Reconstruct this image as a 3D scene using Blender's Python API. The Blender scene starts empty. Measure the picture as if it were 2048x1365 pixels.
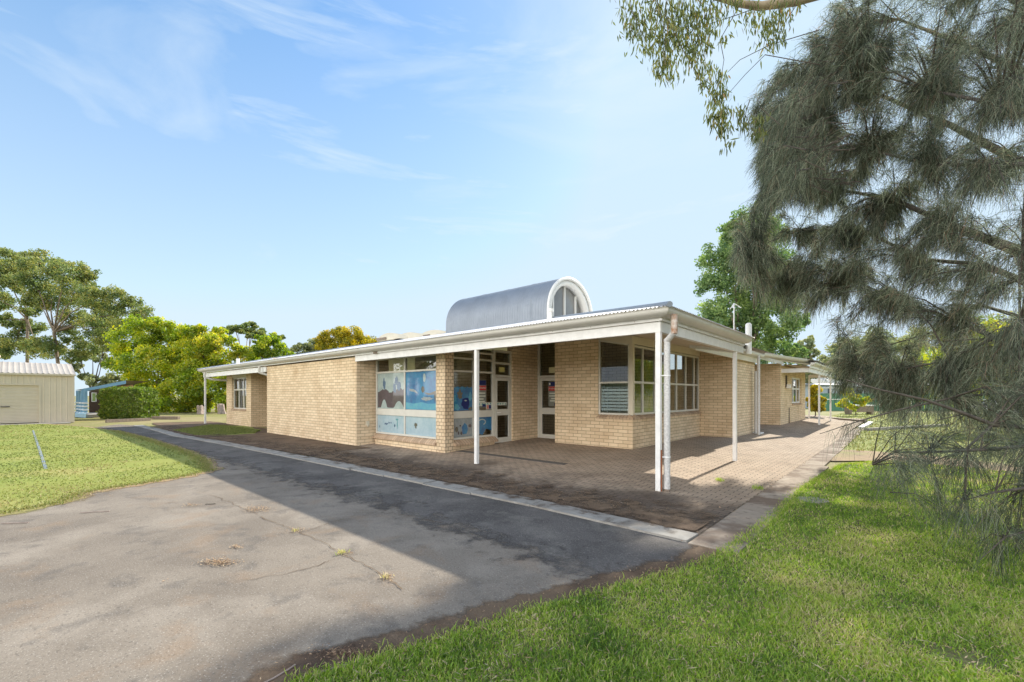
import bpy, math, random
import numpy as np
from mathutils import Vector
rad = math.radians
scene = bpy.context.scene
col = scene.collection

# ------------------------------------------------------------------ camera
CAM = (3.176, -7.42, 1.67)
YAW = math.atan2(.663, .749)
cd = bpy.data.cameras.new("camera"); cam = bpy.data.objects.new("camera", cd); col.objects.link(cam)
cam.location = CAM; cam.rotation_euler = (rad(90), 0, YAW)
cd.sensor_fit = 'HORIZONTAL'; cd.sensor_width = 36.0; cd.lens = 36.0*885/2048
cd.shift_y = (790-682.5)/2048; cd.clip_start = .05; cd.clip_end = 2000
scene.camera = cam

# ------------------------------------------------------------------ sky and sun
SUN_EL = 35.5
world = bpy.data.worlds.new("World"); scene.world = world; world.use_nodes = True
wn = world.node_tree; wn.nodes.clear()
def N(nt, t, **kw):
    n = nt.nodes.new(t)
    for k, v in kw.items():
        if k in n.inputs.keys() if isinstance(k, str) else False: n.inputs[k].default_value = v
        else: setattr(n, k, v)
    return n
def L(nt, a, b): nt.links.new(a, b)
sky = N(wn, 'ShaderNodeTexSky', sky_type='NISHITA', sun_disc=False, sun_elevation=rad(SUN_EL), sun_rotation=rad(1),
        altitude=0, air_density=1.0, dust_density=0.6, ozone_density=2.2)
tc = N(wn, 'ShaderNodeTexCoord')
mp = N(wn, 'ShaderNodeMapping'); mp.inputs['Scale'].default_value = (1.0, 2.2, 5.5); mp.inputs['Rotation'].default_value = (0.15, 0.25, 0.9)
L(wn, tc.outputs['Generated'], mp.inputs['Vector'])
n1 = N(wn, 'ShaderNodeTexNoise'); n1.inputs['Scale'].default_value = 1.3; n1.inputs['Detail'].default_value = 7; n1.inputs['Roughness'].default_value = .55; n1.inputs['Distortion'].default_value = .6
L(wn, mp.outputs[0], n1.inputs['Vector'])
cr = N(wn, 'ShaderNodeValToRGB'); cr.color_ramp.elements[0].position = .43; cr.color_ramp.elements[1].position = .72
cr.color_ramp.elements[0].color = (0, 0, 0, 1); cr.color_ramp.elements[1].color = (.62, .62, .62, 1)
L(wn, n1.outputs[0], cr.inputs[0])
mp2 = N(wn, 'ShaderNodeMapping'); mp2.inputs['Scale'].default_value = (2.0, 1.1, 9.0); mp2.inputs['Rotation'].default_value = (-.1, .12, -.7); mp2.inputs['Location'].default_value = (3.1, 1.7, .4)
L(wn, tc.outputs['Generated'], mp2.inputs['Vector'])
n2_ = N(wn, 'ShaderNodeTexNoise'); n2_.inputs['Scale'].default_value = 1.5; n2_.inputs['Detail'].default_value = 8; n2_.inputs['Roughness'].default_value = .6; n2_.inputs['Distortion'].default_value = .4
L(wn, mp2.outputs[0], n2_.inputs['Vector'])
cr2 = N(wn, 'ShaderNodeValToRGB'); cr2.color_ramp.elements[0].position = .50; cr2.color_ramp.elements[1].position = .72
cr2.color_ramp.elements[0].color = (0, 0, 0, 1); cr2.color_ramp.elements[1].color = (.8, .8, .8, 1); L(wn, n2_.outputs[0], cr2.inputs[0])
mxc = N(wn, 'ShaderNodeMath', operation='MAXIMUM'); L(wn, cr.outputs[0], mxc.inputs[0]); L(wn, cr2.outputs[0], mxc.inputs[1])
# pale veil low in the sky
sx = N(wn, 'ShaderNodeSeparateXYZ'); L(wn, tc.outputs['Generated'], sx.inputs[0])
mr = N(wn, 'ShaderNodeMapRange'); mr.inputs[1].default_value = -.02; mr.inputs[2].default_value = .62; mr.inputs[3].default_value = .80; mr.inputs[4].default_value = 0.02
L(wn, sx.outputs[2], mr.inputs[0])
mx = N(wn, 'ShaderNodeMath', operation='MAXIMUM'); L(wn, mxc.outputs[0], mx.inputs[0]); L(wn, mr.outputs[0], mx.inputs[1])
gm = N(wn, 'ShaderNodeGamma'); gm.inputs[1].default_value = .62; L(wn, sky.outputs[0], gm.inputs[0])
hs = N(wn, 'ShaderNodeHueSaturation'); hs.inputs['Saturation'].default_value = 1.5; hs.inputs['Value'].default_value = 1.62
L(wn, gm.outputs[0], hs.inputs['Color'])
mixc = N(wn, 'ShaderNodeMix', data_type='RGBA'); mn = N(wn, 'ShaderNodeVectorMath', operation='MINIMUM'); L(wn, hs.outputs[0], mn.inputs[0]); mn.inputs[1].default_value = (2.35, 3.15, 3.95)
L(wn, mx.outputs[0], mixc.inputs[0]); L(wn, mn.outputs[0], mixc.inputs[6]); mixc.inputs[7].default_value = (2.95, 3.45, 3.9, 1)
# bright cloud bank added out of view behind the camera, filling the shaded front
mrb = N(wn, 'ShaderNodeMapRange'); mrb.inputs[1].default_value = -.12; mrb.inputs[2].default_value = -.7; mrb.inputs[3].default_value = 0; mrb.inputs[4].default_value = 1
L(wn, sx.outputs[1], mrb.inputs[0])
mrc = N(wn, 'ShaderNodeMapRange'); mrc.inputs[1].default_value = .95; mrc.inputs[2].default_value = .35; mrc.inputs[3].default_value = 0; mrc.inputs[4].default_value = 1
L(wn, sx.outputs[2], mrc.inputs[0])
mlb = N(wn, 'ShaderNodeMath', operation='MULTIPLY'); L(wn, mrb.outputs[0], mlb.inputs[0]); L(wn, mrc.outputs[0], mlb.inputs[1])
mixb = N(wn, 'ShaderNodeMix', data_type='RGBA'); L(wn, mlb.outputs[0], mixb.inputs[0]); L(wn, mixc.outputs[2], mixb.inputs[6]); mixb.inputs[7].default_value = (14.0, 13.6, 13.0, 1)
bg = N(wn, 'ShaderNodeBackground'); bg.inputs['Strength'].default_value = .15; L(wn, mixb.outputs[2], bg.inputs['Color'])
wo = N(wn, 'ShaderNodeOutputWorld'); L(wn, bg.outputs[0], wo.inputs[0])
sl = bpy.data.lights.new("sun", 'SUN'); sl.energy = 4.6; sl.angle = rad(.55); sl.color = (1, .93, .80)
so = bpy.data.objects.new("sun", sl); col.objects.link(so)
sdir = Vector((-.02*math.cos(rad(SUN_EL)), math.cos(rad(SUN_EL)), math.sin(rad(SUN_EL))))
so.rotation_euler = sdir.to_track_quat('Z', 'Y').to_euler(); so.location = (0, 20, 30)
scene.view_settings.view_transform = 'Standard'; scene.view_settings.look = 'None'
scene.view_settings.exposure = 0.84; scene.view_settings.gamma = 1.0
scene.render.engine = 'CYCLES'
scene.cycles.max_bounces = 8; scene.cycles.transparent_max_bounces = 12; scene.cycles.use_denoising = True

# ------------------------------------------------------------------ pixel helpers (2048 px photograph -> metres)
F_, R_ = (-math.sin(YAW), math.cos(YAW)), (math.cos(YAW), math.sin(YAW))
def at(px, d):
    l = (px-1024)/885*d
    return (CAM[0]+l*R_[0]+d*F_[0], CAM[1]+l*R_[1]+d*F_[1])
def P3(px, py, d):
    x, y = at(px, d); return (x, y, CAM[2]+(790-py)*d/885)
def G(px, py, z=0.0): return at(px, 885*(CAM[2]-z)/(py-790))
def floor_z(x, y):
    return .16*max(0., min(1., min(y, -3*x)/3.9))

# ------------------------------------------------------------------ materials
def newmat(name):
    m = bpy.data.materials.new(name); m.use_nodes = True; nt = m.node_tree; nt.nodes.clear()
    out = N(nt, 'ShaderNodeOutputMaterial'); return m, nt, out
def pmat(name, c, rough=.7, metal=0., noise=0., nscale=8., bump=0., bscale=60., c2=None, spec=.4):
    m, nt, out = newmat(name)
    b = N(nt, 'ShaderNodeBsdfPrincipled'); b.inputs['Roughness'].default_value = rough; b.inputs['Metallic'].default_value = metal
    b.inputs['Specular IOR Level'].default_value = spec
    L(nt, b.outputs[0], out.inputs[0])
    tcn = N(nt, 'ShaderNodeTexCoord')
    b.inputs['Base Color'].default_value = (*c, 1)
    if noise > 0 or c2:
        nn = N(nt, 'ShaderNodeTexNoise'); nn.inputs['Scale'].default_value = nscale; nn.inputs['Detail'].default_value = 8; nn.inputs['Roughness'].default_value = .65
        L(nt, tcn.outputs['Object'], nn.inputs['Vector'])
        r = N(nt, 'ShaderNodeValToRGB'); r.color_ramp.elements[0].position = .33; r.color_ramp.elements[1].position = .68
        a = c2 if c2 else tuple(v*(1-noise) for v in c)
        r.color_ramp.elements[0].color = (*a, 1); r.color_ramp.elements[1].color = (*c, 1)
        L(nt, nn.outputs[0], r.inputs[0]); L(nt, r.outputs[0], b.inputs['Base Color'])
    if bump > 0:
        n2 = N(nt, 'ShaderNodeTexNoise'); n2.inputs['Scale'].default_value = bscale; n2.inputs['Detail'].default_value = 5
        L(nt, tcn.outputs['Object'], n2.inputs['Vector'])
        bp = N(nt, 'ShaderNodeBump'); bp.inputs['Strength'].default_value = bump; bp.inputs['Distance'].default_value = .02
        L(nt, n2.outputs[0], bp.inputs['Height']); L(nt, bp.outputs[0], b.inputs['Normal'])
    return m
def brickmat(name, c1, c2, mort, bw=.30, bh=.10, ms=.015, var=.9, stain=(.62, .5, .38), rough=.85):
    m, nt, out = newmat(name)
    b = N(nt, 'ShaderNodeBsdfPrincipled'); b.inputs['Roughness'].default_value = rough; b.inputs['Specular IOR Level'].default_value = .2
    L(nt, b.outputs[0], out.inputs[0])
    uv = N(nt, 'ShaderNodeUVMap'); uv.uv_map = 'UVMap'
    nz = N(nt, 'ShaderNodeTexNoise'); nz.inputs['Scale'].default_value = 9; nz.inputs['Detail'].default_value = 2; L(nt, uv.outputs[0], nz.inputs['Vector'])
    wob = N(nt, 'ShaderNodeVectorMath', operation='MULTIPLY_ADD'); L(nt, nz.outputs['Color'], wob.inputs[0]); wob.inputs[1].default_value = (.006, .006, 0); L(nt, uv.outputs[0], wob.inputs[2])
    bt = N(nt, 'ShaderNodeTexBrick'); bt.inputs['Scale'].default_value = 1; bt.inputs['Brick Width'].default_value = bw; bt.inputs['Row Height'].default_value = bh
    bt.inputs['Mortar Size'].default_value = ms/2; bt.inputs['Mortar Smooth'].default_value = .25; bt.inputs['Bias'].default_value = -.1
    bt.inputs['Color1'].default_value = (*c1, 1); bt.inputs['Color2'].default_value = (*c2, 1); bt.inputs['Mortar'].default_value = (*mort, 1)
    L(nt, wob.outputs[0], bt.inputs['Vector'])
    # speckle and weather staining
    n2 = N(nt, 'ShaderNodeTexNoise'); n2.inputs['Scale'].default_value = 90; n2.inputs['Detail'].default_value = 4; L(nt, uv.outputs[0], n2.inputs['Vector'])
    r2 = N(nt, 'ShaderNodeMapRange'); r2.inputs[1].default_value = .3; r2.inputs[2].default_value = .7; r2.inputs[3].default_value = .86; r2.inputs[4].default_value = 1.1
    L(nt, n2.outputs[0], r2.inputs[0])
    n3 = N(nt, 'ShaderNodeTexNoise'); n3.inputs['Scale'].default_value = .9; n3.inputs['Detail'].default_value = 6; n3.inputs['Roughness'].default_value = .6
    mp3 = N(nt, 'ShaderNodeMapping'); mp3.inputs['Scale'].default_value = (1.6, .7, 1); L(nt, uv.outputs[0], mp3.inputs[0]); L(nt, mp3.outputs[0], n3.inputs['Vector'])
    r3 = N(nt, 'ShaderNodeMapRange'); r3.inputs[1].default_value = .45; r3.inputs[2].default_value = .75; r3.inputs[3].default_value = 0; r3.inputs[4].default_value = .45
    L(nt, n3.outputs[0], r3.inputs[0])
    mu = N(nt, 'ShaderNodeMix', data_type='RGBA', blend_type='MULTIPLY'); mu.inputs[0].default_value = 1
    L(nt, bt.outputs[0], mu.inputs[6]); L(nt, r2.outputs[0], mu.inputs[7])
    mu2 = N(nt, 'ShaderNodeMix', data_type='RGBA', blend_type='MULTIPLY'); L(nt, r3.outputs[0], mu2.inputs[0]); L(nt, mu.outputs[2], mu2.inputs[6]); mu2.inputs[7].default_value = (*stain, 1)
    L(nt, mu2.outputs[2], b.inputs['Base Color'])
    bp = N(nt, 'ShaderNodeBump'); bp.inputs['Strength'].default_value = .55; bp.inputs['Distance'].default_value = .008; bp.invert = True
    ad = N(nt, 'ShaderNodeMath', operation='MULTIPLY_ADD'); L(nt, n2.outputs[0], ad.inputs[0]); ad.inputs[1].default_value = .25; L(nt, bt.outputs['Fac'], ad.inputs[2])
    L(nt, ad.outputs[0], bp.inputs['Height']); L(nt, bp.outputs[0], b.inputs['Normal'])
    return m
def leafmat(name, cols, trans=.45, rough=.55, tr_gain=1.5, gloss=.04):
    m, nt, out = newmat(name)
    a = N(nt, 'ShaderNodeAttribute'); a.attribute_name = 'tint'
    r = N(nt, 'ShaderNodeValToRGB'); els = r.color_ramp.elements
    while len(els) < len(cols): els.new(.5)
    for i, c in enumerate(cols): els[i].position = i/(len(cols)-1); els[i].color = (*c, 1)
    L(nt, a.outputs['Fac'], r.inputs[0])
    d = N(nt, 'ShaderNodeBsdfDiffuse'); L(nt, r.outputs[0], d.inputs[0])
    hs_ = N(nt, 'ShaderNodeHueSaturation'); hs_.inputs['Saturation'].default_value = 1.15; hs_.inputs['Value'].default_value = tr_gain; L(nt, r.outputs[0], hs_.inputs['Color'])
    t = N(nt, 'ShaderNodeBsdfTranslucent'); L(nt, hs_.outputs[0], t.inputs[0])
    x = N(nt, 'ShaderNodeMixShader'); x.inputs[0].default_value = trans; L(nt, d.outputs[0], x.inputs[1]); L(nt, t.outputs[0], x.inputs[2])
    gl = N(nt, 'ShaderNodeBsdfGlossy'); gl.inputs['Roughness'].default_value = rough
    x2 = N(nt, 'ShaderNodeMixShader'); x2.inputs[0].default_value = gloss; L(nt, x.outputs[0], x2.inputs[1]); L(nt, gl.outputs[0], x2.inputs[2])
    L(nt, x2.outputs[0], out.inputs[0]); return m
def groundmat(name, layers, bump=.4, bscale=120, rough=.9, spec=.2):
    """layers: list of (color, scale, lo, hi, fac) painted one over the other by noise; first is the base colour"""
    m, nt, out = newmat(name)
    b = N(nt, 'ShaderNodeBsdfPrincipled'); b.inputs['Roughness'].default_value = rough; b.inputs['Specular IOR Level'].default_value = spec
    L(nt, b.outputs[0], out.inputs[0])
    tcn = N(nt, 'ShaderNodeTexCoord'); prev = None
    for i, (c, s, lo, hi, f) in enumerate(layers):
        if prev is None:
            rgb = N(nt, 'ShaderNodeRGB'); rgb.outputs[0].default_value = (*c, 1); prev = rgb.outputs[0]; continue
        nn = N(nt, 'ShaderNodeTexNoise'); nn.inputs['Scale'].default_value = s; nn.inputs['Detail'].default_value = 7; nn.inputs['Roughness'].default_value = .62; nn.inputs['Distortion'].default_value = .3
        mpn = N(nt, 'ShaderNodeMapping'); mpn.inputs['Location'].default_value = (i*7.3, i*3.1, 0)
        L(nt, tcn.outputs['Object'], mpn.inputs[0]); L(nt, mpn.outputs[0], nn.inputs['Vector'])
        r = N(nt, 'ShaderNodeMapRange'); r.inputs[1].default_value = lo; r.inputs[2].default_value = hi; r.inputs[3].default_value = 0; r.inputs[4].default_value = f
        L(nt, nn.outputs[0], r.inputs[0])
        x = N(nt, 'ShaderNodeMix', data_type='RGBA'); L(nt, r.outputs[0], x.inputs[0]); L(nt, prev, x.inputs[6]); x.inputs[7].default_value = (*c, 1)
        prev = x.outputs[2]
    L(nt, prev, b.inputs['Base Color'])
    n2 = N(nt, 'ShaderNodeTexNoise'); n2.inputs['Scale'].default_value = bscale; n2.inputs['Detail'].default_value = 4; L(nt, tcn.outputs['Object'], n2.inputs['Vector'])
    bp = N(nt, 'ShaderNodeBump'); bp.inputs['Strength'].default_value = bump; bp.inputs['Distance'].default_value = .01
    L(nt, n2.outputs[0], bp.inputs['Height']); L(nt, bp.outputs[0], b.inputs['Normal'])
    return m
def glassmat(name, refl=.35, tint=(.55, .58, .52)):
    m, nt, out = newmat(name)
    g = N(nt, 'ShaderNodeBsdfGlossy'); g.inputs['Roughness'].default_value = .01; g.inputs['Color'].default_value = (.95, .97, .96, 1)
    t = N(nt, 'ShaderNodeBsdfTransparent'); t.inputs['Color'].default_value = (*tint, 1)
    lw = N(nt, 'ShaderNodeLayerWeight'); lw.inputs['Blend'].default_value = refl
    x = N(nt, 'ShaderNodeMixShader'); L(nt, lw.outputs['Fresnel'], x.inputs[0]); L(nt, t.outputs[0], x.inputs[1]); L(nt, g.outputs[0], x.inputs[2])
    L(nt, x.outputs[0], out.inputs[0]); return m

M = {}
M['brick'] = brickmat('cream_brick', (.79, .63, .43), (.65, .495, .32), (.34, .255, .17))
M['brick_grey'] = brickmat('shed_brick', (.5, .42, .32), (.42, .35, .27), (.25, .21, .17))
M['sill'] = brickmat('sill_brick', (.57, .42, .29), (.40, .29, .20), (.22, .16, .11), bw=.105, bh=2.0, ms=.014)
M['header'] = brickmat('header_brick', (.76, .61, .42), (.63, .485, .32), (.22, .155, .11), bw=.15)
M['white'] = pmat('white_paint', (.80, .79, .77), .5, noise=.16, nscale=5, bump=.05, bscale=20)
M['cream'] = pmat('cream_trim', (.66, .60, .47), .55, noise=.08, nscale=4)
M['frame'] = pmat('window_frame_paint', (.62, .60, .53), .45, noise=.08, nscale=5)
M['soffit'] = pmat('soffit_paint', (.60, .50, .38), .7, noise=.1, nscale=1.5)
M['gutter'] = pmat('gutter_paint', (.62, .60, .55), .4, noise=.12, nscale=2.5)
M['metal_roof'] = pmat('corrugated_roof', (.80, .79, .80), .42, metal=.15, noise=.15, nscale=2)
M['vault'] = pmat('vault_galvanised', (.25, .28, .32), .5, metal=.45, noise=.18, nscale=1.2)
M['vault_rim'] = pmat('vault_rim_white', (.74, .73, .69), .5, noise=.08)
M['rust'] = pmat('rusty_white_pipe', (.70, .67, .62), .55, nscale=7, c2=(.30, .13, .05))
M['pipe'] = pmat('downpipe_paint', (.68, .67, .65), .45, nscale=30, c2=(.42, .41, .40), bump=.15, bscale=90)
M['dark'] = pmat('dark_void', (.02, .018, .015), .9)
M['glass'] = glassmat('window_glass', .52, (.82, .84, .78))
M['vglass'] = pmat('vault_glass', (.20, .20, .19), .12, noise=.4, nscale=.7, spec=.8)
M['inner'] = brickmat('interior_brick', (.70, .64, .46), (.60, .54, .38), (.30, .26, .18))
M['inner_floor'] = pmat('interior_carpet', (.10, .09, .08), .9)
M['concrete'] = groundmat('kerb_concrete', [((.30, .285, .26), 0, 0, 0, 0), ((.16, .14, .12), 1.6, .5, .75, .8), ((.42, .40, .37), 3, .55, .8, .6), ((.1, .09, .08), 14, .58, .75, .5)], .35, 70)
M['path'] = groundmat('stained_path', [((.30, .25, .20), 0, 0, 0, 0), ((.16, .115, .085), 1.1, .46, .58, .85), ((.40, .35, .29), 2.2, .54, .64, .6), ((.12, .09, .07), 9, .54, .64, .5)], .35, 70)
M['asphalt'] = groundmat('asphalt', [((.205, .175, .143), 0, 0, 0, 0), ((.145, .122, .10), .55, .45, .60, .75), ((.27, .235, .195), .8, .50, .62, .65),
                                     ((.105, .094, .085), 2.6, .54, .64, .55), ((.23, .16, .105), 1.3, .55, .66, .45), ((.07, .062, .055), 45, .56, .62, .45), ((.45, .42, .38), 75, .58, .64, .55)], .35, 90)
M['asphalt_dark'] = groundmat('asphalt_dark', [((.115, .105, .098), 0, 0, 0, 0), ((.07, .064, .06), .9, .47, .58, .8), ((.19, .175, .155), 1.4, .53, .63, .55),
                                     ((.36, .34, .31), 75, .58, .64, .5), ((.035, .035, .035), 45, .56, .62, .5)], .35, 90)
M['soil'] = groundmat('bare_soil', [((.15, .105, .07), 0, 0, 0, 0), ((.07, .045, .032), 1.5, .45, .7, .9), ((.24, .17, .115), 5, .55, .75, .7), ((.30, .22, .15), 60, .62, .7, .5)], 1.0, 60)
M['leafsoil'] = groundmat('dry_leafy_ground', [((.30, .215, .125), 0, 0, 0, 0), ((.17, .12, .075), .6, .45, .68, .9), ((.22, .22, .07), .35, .52, .66, .7), ((.42, .32, .2), 8, .55, .75, .7)], .8, 25)
M['lawn'] = groundmat('lawn_soil', [((.15, .165, .05), 0, 0, 0, 0), ((.10, .13, .035), 1.2, .45, .6, .9), ((.24, .19, .10), 1.4, .50, .62, .75), ((.09, .07, .04), 28, .48, .6, .8)], 1.0, 45)
M['lawn_far'] = groundmat('far_lawn', [((.23, .25, .06), 0, 0, 0, 0), ((.19, .24, .05), .5, .42, .65, .8), ((.36, .31, .12), .35, .54, .72, .75), ((.26, .155, .08), .8, .63, .76, .8), ((.12, .14, .04), 16, .52, .72, .6)], 1.0, 40)
M['base'] = groundmat('dry_grassland', [((.22, .21, .075), 0, 0, 0, 0), ((.30, .25, .13), .09, .45, .6, .9), ((.15, .17, .05), .3, .5, .7, .7), ((.09, .09, .04), 9, .52, .72, .6)], 1.0, 30)
M['grass_far'] = leafmat('dry_grass_blades', [(.10, .13, .035), (.165, .20, .045), (.235, .26, .065), (.32, .28, .11), (.38, .29, .15)], .3, tr_gain=1.2)  # muted olive to dry straw blades for the left and far lawns
M['grass'] = leafmat('grass_blades', [(.07, .15, .015), (.20, .34, .035), (.36, .48, .06), (.52, .47, .2), (.66, .55, .34)], .4, tr_gain=1.3)
M['litter'] = leafmat('dead_leaves', [(.09, .05, .03), (.2, .12, .07), (.40, .27, .16), (.5, .4, .27)], .15)
M['bark'] = pmat('bark', (.24, .19, .14), .9, noise=.6, nscale=6, bump=.8, bscale=20)
M['bark_dark'] = pmat('bark_dark', (.12, .10, .08), .9, noise=.6, nscale=8, bump=.8, bscale=20)
M['bark_pale'] = pmat('gum_bark', (.42, .33, .22), .8, noise=.5, nscale=3, bump=.4, bscale=12)
M['needle'] = leafmat('sheoak_needles', [(.022, .026, .018), (.07, .088, .055), (.15, .18, .115), (.31, .345, .24), (.22, .15, .10)], .35, tr_gain=1.4)
M['gumleaf'] = leafmat('gum_leaves', [(.06, .085, .03), (.11, .14, .04), (.16, .17, .04), (.24, .15, .07)], .3)
M['gumfar'] = leafmat('far_gum_leaves', [(.07, .12, .045), (.16, .22, .08), (.28, .30, .09), (.40, .34, .10)], .45)
M['bright'] = leafmat('bright_leaves', [(.08, .14, .015), (.22, .31, .03), (.43, .46, .05), (.62, .50, .05)], .5, tr_gain=1.7)
M['yellow'] = leafmat('golden_leaves', [(.12, .15, .02), (.32, .30, .02), (.55, .43, .015), (.68, .48, .02)], .4, tr_gain=1.3)
M['poplar'] = leafmat('poplar_leaves', [(.06, .12, .045), (.13, .21, .075), (.23, .32, .10), (.36, .43, .12)], .45, tr_gain=1.6)
M['hedge'] = leafmat('hedge_leaves', [(.05, .10, .015), (.12, .19, .025), (.22, .27, .045), (.32, .30, .08)], .4)
M['dusty'] = leafmat('dusty_leaves', [(.10, .13, .075), (.19, .23, .12), (.30, .32, .14), (.36, .36, .12)], .4)
M['shedcream'] = pmat('cream_cladding', (.66, .56, .42), .5, noise=.08, nscale=2)
M['shedroof'] = pmat('shed_roof', (.46, .41, .36), .5, noise=.2, nscale=1)
M['blue'] = pmat('blue_paint', (.20, .37, .50), .55, noise=.12, nscale=3)
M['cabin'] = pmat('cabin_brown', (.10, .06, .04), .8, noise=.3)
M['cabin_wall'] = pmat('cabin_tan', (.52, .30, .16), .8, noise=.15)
M['timber'] = pmat('weathered_timber', (.28, .22, .17), .85, noise=.4, nscale=9, bump=.4)
M['pale_wood'] = pmat('grey_stump_wood', (.46, .36, .31), .85, noise=.55, nscale=5, bump=.9, bscale=12)
M['fence'] = pmat('green_steel_fence', (.07, .20, .12), .5, noise=.12, nscale=1)
M['bluegrey'] = pmat('blue_grey_cladding', (.30, .36, .40), .5, noise=.08)
M['white_metal'] = pmat('white_metal', (.78, .78, .77), .4)
M['roof_white'] = pmat('white_roof', (.8, .78, .78), .4, noise=.1)
M['dark_wall'] = pmat('dark_wall', (.13, .15, .14), .7, noise=.2)
M['navy'] = pmat('sign_navy', (.01, .02, .12), .5)
M['red'] = pmat('sign_red', (.55, .03, .04), .5)
M['signgrey'] = pmat('sign_panel', (.22, .23, .20), .5)
M['signtext'] = pmat('sign_text_pale', (.62, .64, .55), .5)
M['ylabel'] = pmat('yellow_label', (.62, .56, .20), .5)
M['clabel'] = pmat('cream_label', (.62, .58, .34), .5)
M['teal'] = pmat('sticker_teal', (.10, .28, .30), .5)
M['pink'] = pmat('sticker_coral', (.60, .20, .16), .5)
M['mural_pale'] = pmat('mural_pale_green', (.38, .46, .44), .6, nscale=4, c2=(.24, .31, .30), bump=.1)
M['mural_ice'] = pmat('mural_ice_blue', (.40, .50, .54), .6, nscale=5, c2=(.28, .40, .46), bump=.1)
M['mural_blue'] = pmat('mural_blue', (.02, .21, .38), .55, nscale=4, c2=(.012, .09, .24))
M['mural_sea'] = pmat('mural_sea_green', (.10, .36, .40), .55, nscale=7, c2=(.05, .25, .42))
M['mural_dark'] = pmat('mural_dark_plum', (.085, .065, .075), .6, nscale=6, c2=(.05, .04, .045))
M['mural_slate'] = pmat('mural_slate_blue', (.06, .12, .20), .6)
M['mural_grey'] = pmat('mural_silver', (.30, .34, .35), .6, nscale=9, c2=(.20, .23, .24))
M['mural_brown'] = pmat('mural_brown', (.13, .12, .09), .6, nscale=12, c2=(.06, .06, .05))
for k_ in list(M):
    if k_.startswith('mural'):
        b_ = [n for n in M[k_].node_tree.nodes if n.type == 'BSDF_PRINCIPLED'][0]; b_.inputs['Coat Weight'].default_value = .7; b_.inputs['Coat Roughness'].default_value = .04; b_.inputs['Coat IOR'].default_value = 1.7
M['car'] = pmat('car_paint', (.65, .68, .72), .25, metal=.3)
M['carglass'] = pmat('car_glass', (.03, .04, .05), .08, spec=.8)
M['tyre'] = pmat('tyre_rubber', (.02, .02, .02), .8)
M['line_blue'] = pmat('faded_blue_line', (.14, .21, .38), .9, nscale=5, c2=(.24, .24, .08))
M['paver_red'] = None
def pavemat():
    m = brickmat('block_paving', (.42, .33, .25), (.33, .265, .20), (.075, .058, .045), bw=.225, bh=.113, ms=.014, stain=(.42, .36, .32), rough=.9)
    nt = m.node_tree; b = [n for n in nt.nodes if n.type == 'BSDF_PRINCIPLED'][0]
    src = b.inputs['Base Color'].links[0].from_socket
    tcn = N(nt, 'ShaderNodeTexCoord')
    nn = N(nt, 'ShaderNodeTexNoise'); nn.inputs['Scale'].default_value = .55; nn.inputs['Detail'].default_value = 8; nn.inputs['Roughness'].default_value = .65; L(nt, tcn.outputs['Object'], nn.inputs['Vector'])
    sxyz = N(nt, 'ShaderNodeSeparateXYZ'); L(nt, tcn.outputs['Object'], sxyz.inputs[0])
    # soil washed over the pavers in front of the building (worn patch, fixed to the ground)
    mr_ = N(nt, 'ShaderNodeMapRange'); mr_.inputs[1].default_value = 1.4; mr_.inputs[2].default_value = -1.2; mr_.inputs[3].default_value = -.22; mr_.inputs[4].default_value = .2
    L(nt, sxyz.outputs[1], mr_.inputs[0])
    ad = N(nt, 'ShaderNodeMath', operation='ADD'); L(nt, nn.outputs[0], ad.inputs[0]); L(nt, mr_.outputs[0], ad.inputs[1])
    r = N(nt, 'ShaderNodeMapRange'); r.inputs[1].default_value = .47; r.inputs[2].default_value = .66; r.inputs[3].default_value = 0; r.inputs[4].default_value = .72; L(nt, ad.outputs[0], r.inputs[0])
    x = N(nt, 'ShaderNodeMix', data_type='RGBA'); L(nt, r.outputs[0], x.inputs[0]); L(nt, src, x.inputs[6]); x.inputs[7].default_value = (.052, .04, .034, 1)
    L(nt, x.outputs[2], b.inputs['Base Color'])
    return m
M['paving'] = pavemat()

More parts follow.
